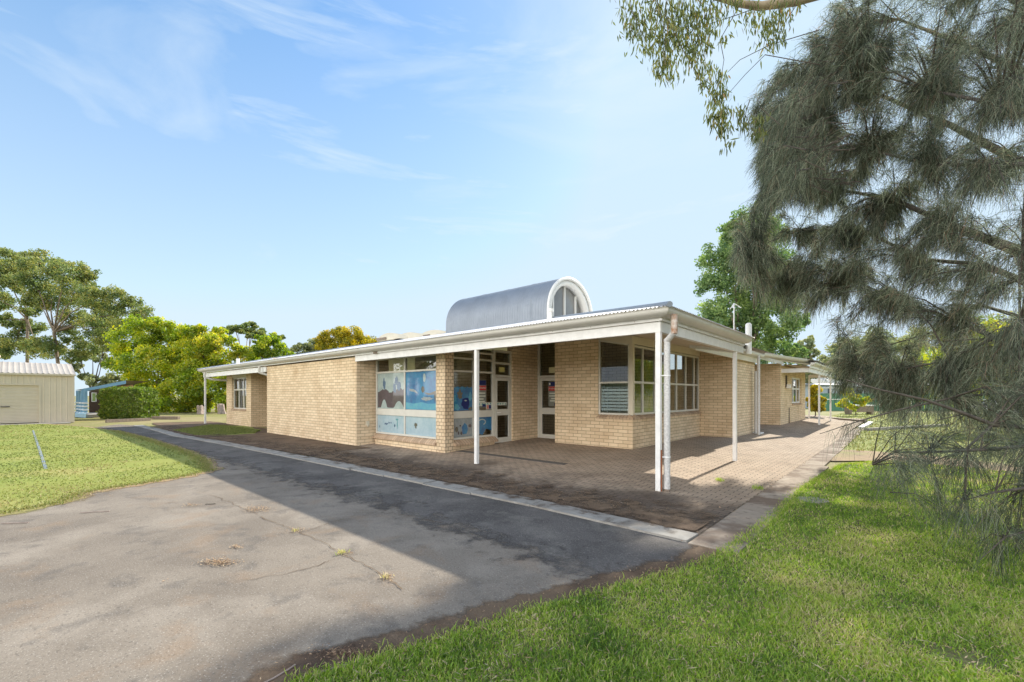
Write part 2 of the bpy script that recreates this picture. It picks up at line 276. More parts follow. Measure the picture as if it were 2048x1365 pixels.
# ------------------------------------------------------------------ mesh building
ROOT = {}
def tag(o, label=None, cat=None, group=None, kind=None):
    if label: o['label'] = label
    if cat: o['category'] = cat
    if group: o['group'] = group
    if kind: o['kind'] = kind
    return o
def thing(name, loc, label, cat, group=None):
    o = bpy.data.objects.new(name, None); col.objects.link(o); o.location = loc; o.empty_display_size = .3
    ROOT[o.name] = Vector(loc); return tag(o, label, cat, group)
def link(name, me, parent=None):
    o = bpy.data.objects.new(name, me); col.objects.link(o)
    if parent is not None:
        o.parent = parent; off = ROOT[parent.name]; ROOT[o.name] = off
        if off.length > 0:
            n = len(me.vertices); a = np.empty(n*3, np.float32); me.vertices.foreach_get('co', a)
            a = a.reshape(-1, 3) - np.array(off, np.float32); me.vertices.foreach_set('co', a.ravel()); me.update()
    else: ROOT[o.name] = Vector((0, 0, 0))
    return o
class MB:
    def __init__(s): s.v = []; s.f = []; s.sm = []
    def add(s, vs, fs, smooth=False):
        b = len(s.v); s.v += [tuple(p) for p in vs]; s.f += [tuple(i+b for i in f) for f in fs]; s.sm += [smooth]*len(fs); return s
    def box(s, x0, y0, z0, x1, y1, z1):
        if x0 > x1: x0, x1 = x1, x0
        if y0 > y1: y0, y1 = y1, y0
        if z0 > z1: z0, z1 = z1, z0
        return s.add([(x0,y0,z0),(x1,y0,z0),(x1,y1,z0),(x0,y1,z0),(x0,y0,z1),(x1,y0,z1),(x1,y1,z1),(x0,y1,z1)],
                     [(0,3,2,1),(4,5,6,7),(0,1,5,4),(1,2,6,5),(2,3,7,6),(3,0,4,7)])
    def prism(s, poly, axis, a0, a1):
        """poly: 2-D outline; axis 'x' -> (y,z) outline extruded in x; 'y' -> (x,z); 'z' -> (x,y)"""
        n = len(poly)
        mk = {'x': lambda p, a: (a, p[0], p[1]), 'y': lambda p, a: (p[0], a, p[1]), 'z': lambda p, a: (p[0], p[1], a)}[axis]
        vs = [mk(p, a0) for p in poly]+[mk(p, a1) for p in poly]
        return s.add(vs, [tuple(range(n))[::-1], tuple(range(n, 2*n))]+[(i, (i+1) % n, n+(i+1) % n, n+i) for i in range(n)])
    def tube(s, pts, radii, seg=8, caps=True):
        pts = [Vector(p) for p in pts]
        if not hasattr(radii, '__len__'): radii = [radii]*len(pts)
        rings = []; prev = None
        for i, p in enumerate(pts):
            t = (pts[min(i+1, len(pts)-1)]-pts[max(i-1, 0)]).normalized()
            up = Vector((0, 0, 1)) if abs(t.z) < .95 else Vector((1, 0, 0))
            a = t.cross(up).normalized() if prev is None else (prev-t*prev.dot(t)).normalized()
            prev = a; b = t.cross(a)
            rings.append([p+(a*math.cos(2*math.pi*k/seg)+b*math.sin(2*math.pi*k/seg))*radii[i] for k in range(seg)])
        vs = [q for r in rings for q in r]; fs = []
        for i in range(len(pts)-1):
            for k in range(seg):
                k2 = (k+1) % seg; fs.append((i*seg+k, i*seg+k2, (i+1)*seg+k2, (i+1)*seg+k))
        s.add(vs, fs, True)
        if caps: s.add(rings[0], [tuple(range(seg))[::-1]]); s.add(rings[-1], [tuple(range(seg))])
        return s
    def build(s, name, mat, parent=None, label=None):
        me = bpy.data.meshes.new(name); me.from_pydata(s.v, [], s.f); me.materials.append(mat)
        me.polygons.foreach_set('use_smooth', s.sm)
        uvl = me.uv_layers.new(name='UVMap'); me.update()
        nl = len(me.loops); vi = np.empty(nl, np.int32); me.loops.foreach_get('vertex_index', vi)
        co = np.array(s.v, np.float32)[vi]
        npol = len(me.polygons); nor = np.empty(npol*3, np.float32); me.polygons.foreach_get('normal', nor); nor = np.abs(nor.reshape(-1, 3))
        tot = np.empty(npol, np.int32); me.polygons.foreach_get('loop_total', tot); nor = np.repeat(nor, tot, axis=0)
        u = np.where((nor[:, 0] > nor[:, 1]) , co[:, 1], co[:, 0]); v = co[:, 2].copy()
        top = nor[:, 2] > .9; u[top] = co[top, 0]; v[top] = co[top, 1]
        uvl.data.foreach_set('uv', np.stack([u, v], 1).astype(np.float32).ravel())
        o = link(name, me, parent)
        if label: o['label'] = label
        return o
def np_mesh(name, verts, quads, tint, mat, parent=None, smooth=False):
    """verts (n,3) quads (m,4|3) tint (n,)"""
    me = bpy.data.meshes.new(name); n, m = len(verts), len(quads); k = quads.shape[1]
    me.vertices.add(n); me.vertices.foreach_set('co', verts.astype(np.float32).ravel())
    me.loops.add(m*k); me.loops.foreach_set('vertex_index', quads.astype(np.int32).ravel())
    me.polygons.add(m); me.polygons.foreach_set('loop_start', np.arange(0, m*k, k, dtype=np.int32))
    me.update(calc_edges=True); me.validate()
    at_ = me.attributes.new('tint', 'FLOAT', 'POINT'); at_.data.foreach_set('value', tint.astype(np.float32))
    me.materials.append(mat); return link(name, me, parent)

rng = np.random.default_rng(7)
random.seed(7)
def rnd_dirs(n):
    v = rng.normal(size=(n, 3)); return v/np.linalg.norm(v, axis=1, keepdims=True)
def leaf_quads(cent, size, tint, droop=None, aspect=.55):
    """diamond leaves around each centre"""
    n = len(cent)
    a = rnd_dirs(n) if droop is None else droop
    b = np.cross(a, rnd_dirs(n)); b /= np.linalg.norm(b, axis=1, keepdims=True)+1e-9
    s = (size*rng.uniform(.65, 1.35, n))[:, None]
    v = np.stack([cent-a*s*.5, cent+b*s*aspect*.5, cent+a*s*.5, cent-b*s*aspect*.5], 1).reshape(-1, 3)
    q = np.arange(n*4).reshape(-1, 4); return v, q, np.repeat(tint, 4)

# ------------------------------------------------------------------ the setting: ground
def wob(seed):
    r = random.Random(seed); q = [(r.uniform(.6, 6.5), r.uniform(0, 6.28), r.uniform(.3, 1)) for _ in range(9)]
    tot = sum(a for _, _, a in q)*.55
    return lambda t: sum(a*math.sin(f*t+p) for f, p, a in q)/tot
def sheet(name, poly, z, mat, rough=0., step=.5, kind='structure'):
    """flat polygon with an uneven outline"""
    pts = []
    wf = wob(name); run = 0.
    for i in range(len(poly)):
        a, b = Vector(poly[i]), Vector(poly[(i+1) % len(poly)])
        n = max(1, int((b-a).length/step)) if rough else 1
        nrm = Vector((-(b-a).y, (b-a).x)).normalized() if (b-a).length else Vector((0, 0))
        for k in range(n):
            p = a.lerp(b, k/n)
            if rough: p = p+nrm*rough*wf(run+(b-a).length*k/n)
            pts.append((p.x, p.y, z))
        run += (b-a).length
    m = MB(); m.add(pts, [tuple(range(len(pts)))])
    if sum(pts[i][0]*pts[(i+1)%len(pts)][1]-pts[(i+1)%len(pts)][0]*pts[i][1] for i in range(len(pts))) < 0: m.f = [m.f[0][::-1]]
    o = m.build(name, mat); o['kind'] = kind; return o
g_ = MB(); g_.add([(-900, -900, -.03), (900, -900, -.03), (900, 900, -.03), (-900, 900, -.03)], [(0, 1, 2, 3)])
o = g_.build('ground', M['base']); o['kind'] = 'structure'
asph = [(-2.5, -16), (1.3, -9.5), (.5, -6.4), (.8, -5.55), (1.02, -4.8), (1.4, -3.85), (1.7, -3.05), (1.8, -2.35), (-9, -2.35), (-14.6, -2.7), (-19.5, -3.1), (-26, -2.6), (-30, -3.4), (-27, -5.2), (-16, -5.2), (-9, -5.6), (-8.2, -7.6), (-7, -16)]
sheet('asphalt', asph, 0.0, M['asphalt'], .03, .35)
# soil washed along the grass edge
def fading(mat):
    """copy of a ground material that breaks up along its edges (attribute tint 0 -> 1) the way thin soil does"""
    m = mat.copy(); nt = m.node_tree; out = [n for n in nt.nodes if n.type == 'OUTPUT_MATERIAL'][0]; src = out.inputs[0].links[0].from_socket
    a = N(nt, 'ShaderNodeAttribute'); a.attribute_name = 'tint'; tcn = N(nt, 'ShaderNodeTexCoord')
    nn = N(nt, 'ShaderNodeTexNoise'); nn.inputs['Scale'].default_value = 3.2; nn.inputs['Detail'].default_value = 9; nn.inputs['Roughness'].default_value = .72; L(nt, tcn.outputs['Object'], nn.inputs['Vector'])
    ad = N(nt, 'ShaderNodeMath', operation='ADD'); L(nt, a.outputs['Fac'], ad.inputs[0]); L(nt, nn.outputs[0], ad.inputs[1])
    mr_ = N(nt, 'ShaderNodeMapRange'); mr_.inputs[1].default_value = .93; mr_.inputs[2].default_value = 1.12; L(nt, ad.outputs[0], mr_.inputs[0])
    tr = N(nt, 'ShaderNodeBsdfTransparent'); x = N(nt, 'ShaderNodeMixShader'); L(nt, mr_.outputs[0], x.inputs[0]); L(nt, tr.outputs[0], x.inputs[1]); L(nt, src, x.inputs[2]); L(nt, x.outputs[0], out.inputs[0])
    return m
def band(name, line, rows, z, mat, step=.25):
    """rows: (offset to the left of the line, cover 0..1)"""
    P = []
    for i in range(len(line)-1):
        a, b = Vector(line[i]), Vector(line[i+1]); n = max(1, int((b-a).length/step))
        for k in range(n): P.append((a.lerp(b, k/n), (b-a).normalized()))
    P.append((Vector(line[-1]), P[-1][1])); vs, tt = [], []
    for p, t in P:
        nn = Vector((-t.y, t.x))
        for o_, c_ in rows: vs.append((*(p+nn*o_), z)); tt.append(c_)
    k = len(rows); q = [(i*k+j, i*k+j+1, (i+1)*k+j+1, (i+1)*k+j) for i in range(len(P)-1) for j in range(k-1)]
    q = np.array(q)
    if rows[-1][0] > rows[0][0]: q = q[:, ::-1]
    o = np_mesh(name, np.array(vs), q, np.array(tt), mat); o['kind'] = 'structure'; return o
M['soil_f'] = fading(M['soil']); M['asph_f'] = fading(M['asphalt_dark']); M['leaf_f'] = fading(M['leafsoil'])
edge = [(1.3, -9.5), (.55, -6.31), (.81, -5.57), (1.0, -4.88), (1.37, -3.9), (1.68, -3.1), (1.78, -2.4)]
band('soil_edge', edge, [(-.2, 1), (.1, .95), (.32, .45), (.62, 0)], .008, M['soil_f'])
band('kerb_grime', [(1.6, -2.9), (-2, -2.75), (-9, -2.85), (-14.6, -3.15), (-20, -3.6), (-27, -3.5)], [(-.5, .9), (-.1, .8), (.8, .6), (2.1, .0)], .005, M['asph_f'])
band('kerb_dirt', [(1.3, -2.2), (-2, -2.15), (-9, -2.35), (-14.6, -2.62), (-19, -2.9), (-26, -2.85)], [(.45, 0), (.22, .36), (-.16, .45), (-.30, .60), (-.8, .55), (-2.2, .25)], .036, M['soil_f'])
# left lawn and its bare rim
lawnl = [(-6.6, -16), (-6.32, -7.53), (-6.56, -6.98), (-7.32, -6.59), (-7.79, -5.17), (-8.28, -4.57), (-10, -4.25), (-12.45, -4.09), (-18, -4.1), (-24.1, -4.3), (-29, -5.0), (-33.6, -6.3), (-34, -16)]
band('lawn_rim', [(-6.6, -14), (-6.32, -7.53), (-6.56, -6.98), (-7.32, -6.59), (-7.79, -5.17), (-8.28, -4.57), (-10, -4.25), (-12.45, -4.09), (-18, -4.1), (-24.1, -4.3), (-29, -5.0), (-33.6, -6.3)], [(.3, 1), (0, .9), (-.25, .5), (-.65, 0)], .0065, M['leaf_f'])
sheet('left_lawn', lawnl, .014, M['lawn_far'], .10, .3)
# right lawn
lawnr = edge[::-1]+[(8, -12), (30, -12), (40, 6), (16, 7), (6, 6.3), (4.4, 6.9), (2.9, 7.2), (2.2, 6.0), (1.9, 4.2), (1.8, 1.9), (1.9, -.6), (1.9, -2.41)]
sheet('right_lawn', lawnr, .014, M['lawn'], .05, .25)
sheet('far_lawn', [(1.75, 9.2), (5, 8.4), (12, 8), (45, 12), (60, 48), (-1, 48), (-1, 31.2), (1.55, 26.4), (1.6, 19)], -.004, M['lawn_far'], .08, .4)
sheet('dirt_path', [(1.6, 6.2), (2.7, 7.0), (4.4, 6.7), (6, 6.1), (16, 6.8), (40, 5.8), (45, 12.2), (12, 8.2), (5, 8.6), (3.1, 9.5), (1.6, 9.3)], .002, M['leafsoil'], .1, .3)
# paving, rising gently to the walls
def pave():
    xs = np.concatenate([np.arange(-17.5, 1.36, .25), [1.36]]); 
    ys = np.concatenate([np.arange(-2.05, 31.0, .35), [31.0]])
    m = MB(); idx = {}
    for i, x in enumerate(xs):
        for j, y in enumerate(ys):
            idx[i, j] = len(m.v); m.v.append((x, y, .010+floor_z(x, y)+(.03 if y > 14 else 0)*min(1, (y-14)/4 if y > 14 else 0)))
    for i in range(len(xs)-1):
        for j in range(len(ys)-1):
            if ys[j] > 6 and xs[i] < -6.5: continue
            m.f.append((idx[i, j], idx[i+1, j], idx[i+1, j+1], idx[i, j+1])); m.sm.append(True)
    o = m.build('paving', M['paving']); o['kind'] = 'structure'
pave()
sheet('building_apron', [(-17.4, -2.6), (-17.4, .9), (-29.5, .9), (-30.5, -1.9), (-26, -2.3), (-19.5, -2.85)], .003, M['soil'], .12, .4)
sheet('garden_bed', [(-9.2, -2.1), (-9.2, .02), (-17.6, .02), (-17.6, -2.7), (-14.6, -2.5)], .018, M['soil'], .1, .3)
sheet('grass_patch', [G(*p) for p in [(345, 862), (420, 851), (500, 853), (520, 862), (500, 872), (450, 877), (390, 872)]], .012, M['lawn_far'], .12, .4)
# kerb of concrete slabs with joints, and the side path
def kerb():
    m = MB(); r = random.Random(3)
    line = [(1.36, -2.22), (-1, -2.13), (-6, -2.28), (-10, -2.42), (-14.6, -2.62), (-19, -2.95), (-24, -2.85), (-28, -2.9)]
    P = []
    for i in range(len(line)-1):
        a, b = Vector(line[i]), Vector(line[i+1]); n = int((b-a).length/1.2)
        for k in range(n): P.append((a.lerp(b, k/n), a.lerp(b, (k+1)/n)))
    for a, b in P:
        t = (b-a).normalized(); a2, b2 = a+t*.008, b-t*.008; nn = Vector((-t.y, t.x)); w = .185+r.uniform(-.025, .02); z = .018+r.uniform(-.006, .008)
        q = [a2-nn*w, b2-nn*w, b2+nn*w, a2+nn*w]
        z += .012 if a.x > -9 else .006
        m.add([(p.x, p.y, -.02) for p in q]+[(p.x, p.y, z) for p in q], [(4, 7, 6, 5), (0, 4, 5, 1), (1, 5, 6, 2), (2, 6, 7, 3), (3, 7, 4, 0)])
    o = m.build('kerb', M['concrete']); o['kind'] = 'structure'
    m = MB(); y = -2.42
    while y < 19:
        y2 = y+1.5; x1 = 1.86 if y < 5 else 1.75
        m.box(1.372, y+.006, -.02, x1+r.uniform(-.03, .05), y2-.006, .016+r.uniform(-.003, .004)); y = y2
    o = m.build('side_path', M['path']); o['kind'] = 'structure'
kerb()

# ------------------------------------------------------------------ school building
B = thing('school_building', (-8, 4, 0), 'long low cream brick school building with white verandah beams and a corrugated roof', 'building')
def zs(x, y): return 2.80+.20*max(0, min(y, -x, 9))     # soffit
def wall_x(m, x0, x1, y, z0, zt=None, th=.25, face=-1):
    """wall along x, outer face at y, thickness away from face"""
    xs = sorted(set([x0, x1]+[k for k in (-y,) if min(x0, x1) < k < max(x0, x1)])); xs.sort()
    top = [(x, (zs(x, y)+.08) if zt is None else zt) for x in xs]
    poly = [(xs[0], z0), (xs[-1], z0)]+top[::-1]
    m.prism(poly, 'y', y, y-face*th)
def wall_y(m, y0, y1, x, z0, zt=None, th=.25, face=1):
    ys = sorted(set([y0, y1]+[k for k in (-x,) if min(y0, y1) < k < max(y0, y1)]))
    top = [(y, (zs(x, y)+.08) if zt is None else zt) for y in ys]
    poly = [(ys[0], z0), (ys[-1], z0)]+top[::-1]
    m.prism(poly, 'x', x, x-face*th)
X0 = -10.14
m = MB()
m.prism([(X0, -.06), (X0, 2.90), (-17.76, 2.90), (-17.76, -.06)], 'y', 0.0, .24)                       # long front wall
m.box(X0-.24, .24, -.06, X0, 1.2, 3.0)                            # return beside the mural windows
m.build('front_wall', M['brick'], B)
m = MB(); m.box(-17.76, .24, -.1, -17.52, 3.4, 3.3); m.box(-22.43, 1.052, -.1, -22.19, 3.398, 3.3); m.box(-22.43, 3.4, -.1, -17.52, 3.6, 3.4); m.build('recess_wall', M['brick'], B)
# wing with the small window, left
m = MB(); yl = .80
wx0, wx1 = -25.25, -22.9
m.box(-26.16, yl, -.1, wx0, yl+.25, 3.0); m.box(wx1, yl, -.1, -22.19, yl+.25, 3.0); m.box(wx0, yl, -.1, wx1, yl+.25, .80)
m.box(-26.16, yl+.25, -.1, -25.92, 8, 3.2)
m.build('west_wing_wall', M['brick'], B)
# mural bay: low brick base, pier
m = MB(); m.box(-10.06, .62, -.05, -6.84, .90, .22); m.build('mural_bay_base', M['brick'], B)
m = MB(); m.box(-6.84, .62, 0, -6.45, .94, 2.98)
pier = m.build('brick_pier', M['header'], B)
m = MB(); m.box(-6.73, .94, 0, -6.45, 2.63, .20); m.box(-6.70, 3.50, 0, -6.45, 4.75, 3.6); m.box(-6.7, 4.75, 0, -6.45, 5.0, 3.7)
m.build('entry_side_wall', M['brick'], B)
m = MB(); wall_x(m, -5.04, -3.50, 3.9, 0); 
m.prism([(-3.50, 0), (-2.41, 0), (-2.41, .98), (-3.50, .98)], 'y', 3.9, 4.15)
m.box(-5.04, 4.15, 0, -4.80, 5.2, 3.6)
m.build('corner_bay_wall', M['brick'], B)
m = MB(); m.box(-2.41, 4.151, 0, -2.66, 9.3, .98); m.build('bay_side_wall', M['brick'], B)
m = MB(); wall_x(m, -2.66, -1.3, 9.3, 0); m.build('wing_wall', M['brick'], B)
m = MB(); m.box(-1.3, 9.55, 0, -1.55, 12.3, 3.12); m.box(-1.55, 12.05, 0, -4, 12.3, 3.6); m.build('side_wall', M['brick'], B)
m = MB(); m.box(-4.2, 17.3, 0, -1.3, 17.55, 3.2); m.box(-4.2, 12.3, 0, -3.95, 17.3, 3.6); m.build('rear_recess_wall', M['brick'], B)
ry0, ry1 = 20.2, 23.2
m = MB(); m.box(-1.3, 17.55, 0, -1.55, ry0, 3.12); m.box(-1.3, ry1, 0, -1.55, 24.5, 3.12); m.box(-1.3, ry0, 0, -1.55, ry1, 1.1); m.box(-1.3, ry0, 2.62, -1.55, ry1, 3.12); m.box(-1.55, 24.25, 0, -12, 24.5, 3.5)
m.build('rear_side_wall', M['brick'], B)
# sloping brick sills
def sill(name, axis, face, a0, a1, ztop, zbot, out, inn):
    m = MB()
    if axis == 'x':   # runs along x, faces -y
        m.prism([(face+inn, ztop), (face-out, zbot+.05), (face-out, zbot), (face+inn, zbot)], 'x', a0, a1)
    else:
        m.prism([(face-inn, ztop), (face+out, zbot+.05), (face+out, zbot), (face-inn, zbot)], 'y', a0, a1)
    return m.build(name, M['sill'], B)
sill('mural_sill', 'x', .62, -10.10, -6.845, .40, .222, .06, .10)
sill('entry_sill', 'y', -6.45, .945, 2.70, .38, .202, .10, .10)
sill('bay_sill', 'x', 3.9, -3.52, -2.37, 1.12, .982, .05, .10)
sill('side_sill', 'y', -2.41, 3.86, 9.29, 1.12, .982, .05, .10)
sill('west_window_sill', 'x', yl, wx0, wx1, .90, .80, .05, .1)
sill('rear_window_sill', 'y', -1.3, ry0, ry1, 1.22, 1.1, .06, .1)

# windows: frame grid + panes
def window_x(name, x0, x1, z0, z1, y, vs=(), hs=(), fw=.05, dep=.07, mat=None, paint=(), slope=0., parent=B, label=None, glass=True, bands=()):
    """window facing -y, glass at y; vs: mullion x, hs: rail z"""
    f = MB(); mat = mat or M['frame']
    z1b = z1+slope*(x1-x0)      # height at x1 end
    f.prism([(x0, z0), (x0+fw, z0), (x0+fw, z1), (x0, z1)], 'y', y-dep/2, y+dep/2)
    f.prism([(x1-fw, z0), (x1, z0), (x1, z1b), (x1-fw, z1b)], 'y', y-dep/2, y+dep/2)
    f.prism([(x0+fw, z0), (x1-fw, z0), (x1-fw, z0+fw), (x0+fw, z0+fw)], 'y', y-dep/2, y+dep/2)
    f.prism([(x0+fw, z1-fw+slope*fw), (x1-fw, z1b-fw-slope*fw), (x1-fw, z1b-slope*fw), (x0+fw, z1+slope*fw)], 'y', y-dep/2, y+dep/2)
    for v in vs: f.box(v-fw/2, y-dep/2+.002, z0+fw, v+fw/2, y+dep/2-.002, z1-fw+slope*(v-x0))
    for h in hs: f.box(x0+fw, y-dep/2+.004, h-fw/2, x1-fw, y+dep/2-.004, h+fw/2)
    for a, b in bands: f.box(x0+fw, y-dep/2+.005, a, x1-fw, y+dep/2-.005, b)
    w = f.build(name, mat, parent, label)
    if glass:
        g = MB(); g.add([(x0+fw, y, z0+fw), (x1-fw, y, z0+fw), (x1-fw, y, z1b-fw), (x0+fw, y, z1-fw)], [(0, 1, 2, 3)]); g.build('pane', M['glass'], w)
    return w
def window_y(name, y0, y1, z0, z1, x, vs=(), hs=(), fw=.05, dep=.07, mat=None, parent=B, label=None, glass=True, bands=()):
    f = MB(); mat = mat or M['frame']
    f.box(x-dep/2, y0, z0, x+dep/2, y0+fw, z1); f.box(x-dep/2, y1-fw, z0, x+dep/2, y1, z1)
    f.box(x-dep/2, y0+fw, z0, x+dep/2, y1-fw, z0+fw); f.box(x-dep/2, y0+fw, z1-fw, x+dep/2, y1-fw, z1)
    for v in vs: f.box(x-dep/2+.002, v-fw/2, z0+fw, x+dep/2-.002, v+fw/2, z1-fw)
    for h in hs: f.box(x-dep/2+.004, y0+fw, h-fw/2, x+dep/2-.004, y1-fw, h+fw/2)
    for a, b in bands: f.box(x-dep/2+.005, y0+fw, a, x+dep/2-.005, y1-fw, b)
    w = f.build(name, mat, parent, label)
    if glass:
        g = MB(); g.add([(x, y0+fw, z0+fw), (x, y1-fw, z0+fw), (x, y1-fw, z1-fw), (x, y0+fw, z1-fw)], [(0, 1, 2, 3)]); g.build('pane', M['glass'], w)
    return w
YM = .70
mw = window_x('mural_window', -10.06, -6.84, .39, 2.86, YM, vs=(-8.44,), hs=(2.40,), fw=.055, dep=.09, bands=((1.01, 1.215),), label='wide window with painted lower panes under the front beam')
ew = window_y('entry_window', .94, 2.66, .37, 2.97, -6.56, vs=(1.80,), hs=(2.36, 2.74), fw=.055, dep=.09, bands=((.985, 1.19),), label='entry side window with blue painted panes')
# entry door and its highlight window
def door_y(y0, y1, x, z0):
    f = MB(); f.box(x-.03, y0, z0, x+.03, y0+.07, 2.22); f.box(x-.03, y1-.07, z0, x+.03, y1, 2.22); f.box(x-.03, y0+.07, z0, x+.03, y1-.07, z0+.16); f.box(x-.03, y0+.07, 2.12, x+.03, y1-.07, 2.22)
    f.box(x-.028, y0+.07, 1.01, x+.028, y1-.07, 1.21); d = f.build('entry_door', M['frame'], B)
    g = MB(); g.add([(x, y0+.07, z0+.1), (x, y1-.07, z0+.1), (x, y1-.07, 2.12), (x, y0+.07, 2.12)], [(0, 1, 2, 3)]); g.build('pane', M['glass'], d)
    h = MB(); h.tube([(x+.03, y0+.05, 1.10), (x+.075, y0+.05, 1.10), (x+.075, y0+.18, 1.10)], .011, 8); h.build('handle', M['white_metal'], d); return d
dy = door_y(2.74, 3.42, -6.53, .14)
window_y('door_frame', 2.66, 3.50, .14, 3.10, -6.56, hs=(2.27, 2.68), fw=.07, dep=.10, glass=False)
g = MB(); g.add([(-6.56, 2.73, 2.3), (-6.56, 3.43, 2.3), (-6.56, 3.43, 3.05), (-6.56, 2.73, 3.05)], [(0, 1, 2, 3)]); g.build('fanlight', M['glass'], B)
# second door in the recess
f = MB(); x0, x1, yd, z0 = -6.30, -5.30, 4.86, .16
df = MB()
df.box(-6.45, yd-.05, z0, -6.36, yd+.05, 3.55); df.box(-5.30, yd-.05, z0, -5.04, yd+.05, 3.55); df.box(-6.36, yd-.05, 2.26, -5.30, yd+.05, 2.34); df.box(-6.36, yd-.05, 3.5, -5.3, yd+.05, 3.6)
df.build('door_frame', M['frame'], B)
f.box(-6.36, yd-.03, z0+.01, -6.27, yd+.03, 2.25); f.box(-5.39, yd-.03, z0+.01, -5.30, yd+.03, 2.25); f.box(-6.27, yd-.03, z0+.01, -5.39, yd+.03, z0+.15); f.box(-6.27, yd-.03, 2.15, -5.39, yd+.03, 2.25); f.box(-6.27, yd-.028, 1.0, -5.39, yd+.028, 1.22)
d2 = f.build('recess_door', M['frame'], B)
g = MB(); g.add([(-6.27, yd, z0+.15), (-5.39, yd, z0+.15), (-5.39, yd, 2.15), (-6.27, yd, 2.15)], [(0, 1, 2, 3)]); g.build('pane', M['glass'], d2)
h = MB(); h.box(-5.62, yd-.05, 1.07, -5.42, yd-.03, 1.11); h.build('handle', M['dark'], d2)
g = MB(); g.add([(-6.36, yd, 2.34), (-5.30, yd, 2.34), (-5.30, yd, 3.5), (-6.36, yd, 3.5)], [(0, 1, 2, 3)]); g.build('fanlight', M['glass'], B)
# bay windows with a corner post
bw = window_x('bay_window', -3.50, -2.52, 1.10, 3.28, 3.97, hs=(2.02,), fw=.05, slope=-.2, mat=M['frame'], label='tall corner bay window on the shaded front')
sw = window_y('side_window', 4.02, 9.28, 1.10, 3.06, -2.48, vs=(4.64, 5.48, 6.33, 7.17, 8.0, 8.80), hs=(2.02,), fw=.06, label='side window of many panes beside the corner bay')
m = MB(); m.box(-2.52, 3.91, 1.10, -2.41, 4.02, 3.08); m.build('window_post', M['cream'], B)
m = MB(); m.box(-2.55, 3.90, 3.08, -2.42, 9.29, 3.30); m.prism([(-2.55, 3.08), (-2.55, 3.32), (-3.5, 3.51), (-3.5, 3.29)], 'y', 3.905, 4.03); m.build('lintel_board', M['cream'], B)
ww = window_x('west_window', wx0, wx1, .88, 2.62, yl+.14, vs=(-24.4, -23.65), hs=(1.95,), fw=.07, mat=M['frame'], label='small six pane window in the far left wing')
m = MB(); m.box(wx0, yl+.02, 2.62, wx1, yl+.2, 2.9); m.build('west_lintel', M['cream'], B)
rw = window_y('rear_window', ry0, ry1, 1.2, 2.62, -1.42, vs=(21.2, 22.2), hs=(2.0,), fw=.08, mat=M['white'], label='small window in the rear wing beyond the side wall')
# interior: brick rooms behind the glass, dark ceiling
m = MB(); m.box(-10.0, 2.2, 0, -7.0, 2.3, 3.4); m.box(-9.0, 2.3, 0, -8.9, 6, 3.4); m.box(-9.0, 6.6, 0, -3, 6.7, 4); m.box(-4.9, 6.5, 0, -4.8, 9.5, 3.6); m.box(-4.0, 6.9, 0, -2.7, 7.0, 3.0)
m.build('interior_wall', M['inner'], B)
m = MB(); m.box(-10, 1, -.02, -2.7, 12, .06); m.build('interior_floor', M['inner_floor'], B)
def paper(name, parent, pts, y=None, x=None, mat=None):
    g = MB()
    if y is not None: g.prism(pts, 'y', y, y-.002)
    else: g.prism(pts, 'x', x, x+.002)
    return g.build(name, mat, parent)
def rect(a0, z0, a1, z1): return [(a0, z0), (a1, z0), (a1, z1), (a0, z1)]
def blob(cx, cz, rx, rz, n=18, j=.15, seed=0, a=0):
    r = random.Random(seed); o = []
    for k in range(n):
        t = 2*math.pi*k/n; q = 1+r.uniform(-j, j); ux, uz = rx*q*math.cos(t), rz*q*math.sin(t)
        o.append((cx+ux*math.cos(a)-uz*math.sin(a), cz+ux*math.sin(a)+uz*math.cos(a)))
    return o
# painted panes (children's mural on the inside of the glass)
yp = YM-.006
paper('painted_pane', mw, rect(-10.0, 1.22, -8.47, 2.37), y=yp, mat=M['mural_pale'])
r = random.Random(5); xs_ = np.linspace(-9.99, -8.48, 26)
up = [(x, 1.80+.05*math.sin(x*9)+r.uniform(-.03, .03)+(.09 if x > -8.8 else 0)) for x in xs_]
lo = [(x, 1.25+(.27*max(0, 1-((x+9.62)/.18)**2) + .22*max(0, 1-((x+8.78)/.27)**2))) for x in xs_]
paper('painted_shape', mw, lo+up[::-1], y=yp-.003, mat=M['mural_dark'])
paper('painted_shape', mw, blob(-9.62, 2.03, .07, .17, j=.3, seed=2), y=yp-.003, mat=M['mural_slate'])
paper('painted_shape', mw, blob(-8.92, 2.12, .09, .14, j=.25, seed=3), y=yp-.003, mat=M['mural_slate'])
paper('painted_shape', mw, blob(-9.02, 1.88, .08, .16, j=.2, seed=4), y=yp-.004, mat=M['mural_slate'])
paper('painted_shape', mw, blob(-8.78, 1.93, .10, .14, j=.2, seed=5), y=yp-.005, mat=M['mural_slate'])
paper('painted_pane', mw, rect(-8.41, 1.22, -6.90, 2.37), y=yp, mat=M['mural_blue'])
paper('painted_shape', mw, [(-8.41, 1.23), (-6.9, 1.23), (-6.9, 1.42), (-7.3, 1.40), (-7.6, 1.45), (-8.0, 1.40), (-8.41, 1.44)], y=yp-.003, mat=M['mural_sea'])
paper('painted_shape', mw, blob(-7.48, 2.18, .06, .13, j=.1, seed=6), y=yp-.003, mat=M['mural_pale'])
paper('painted_shape', mw, blob(-7.55, 1.83, .08, .10, j=.1, seed=7), y=yp-.003, mat=M['mural_brown'])
paper('painted_shape', mw, [(-8.22, 1.86), (-8.0, 1.84), (-7.85, 1.77), (-7.8, 1.70), (-8.0, 1.76), (-8.2, 1.78)], y=yp-.003, mat=M['mural_grey'])
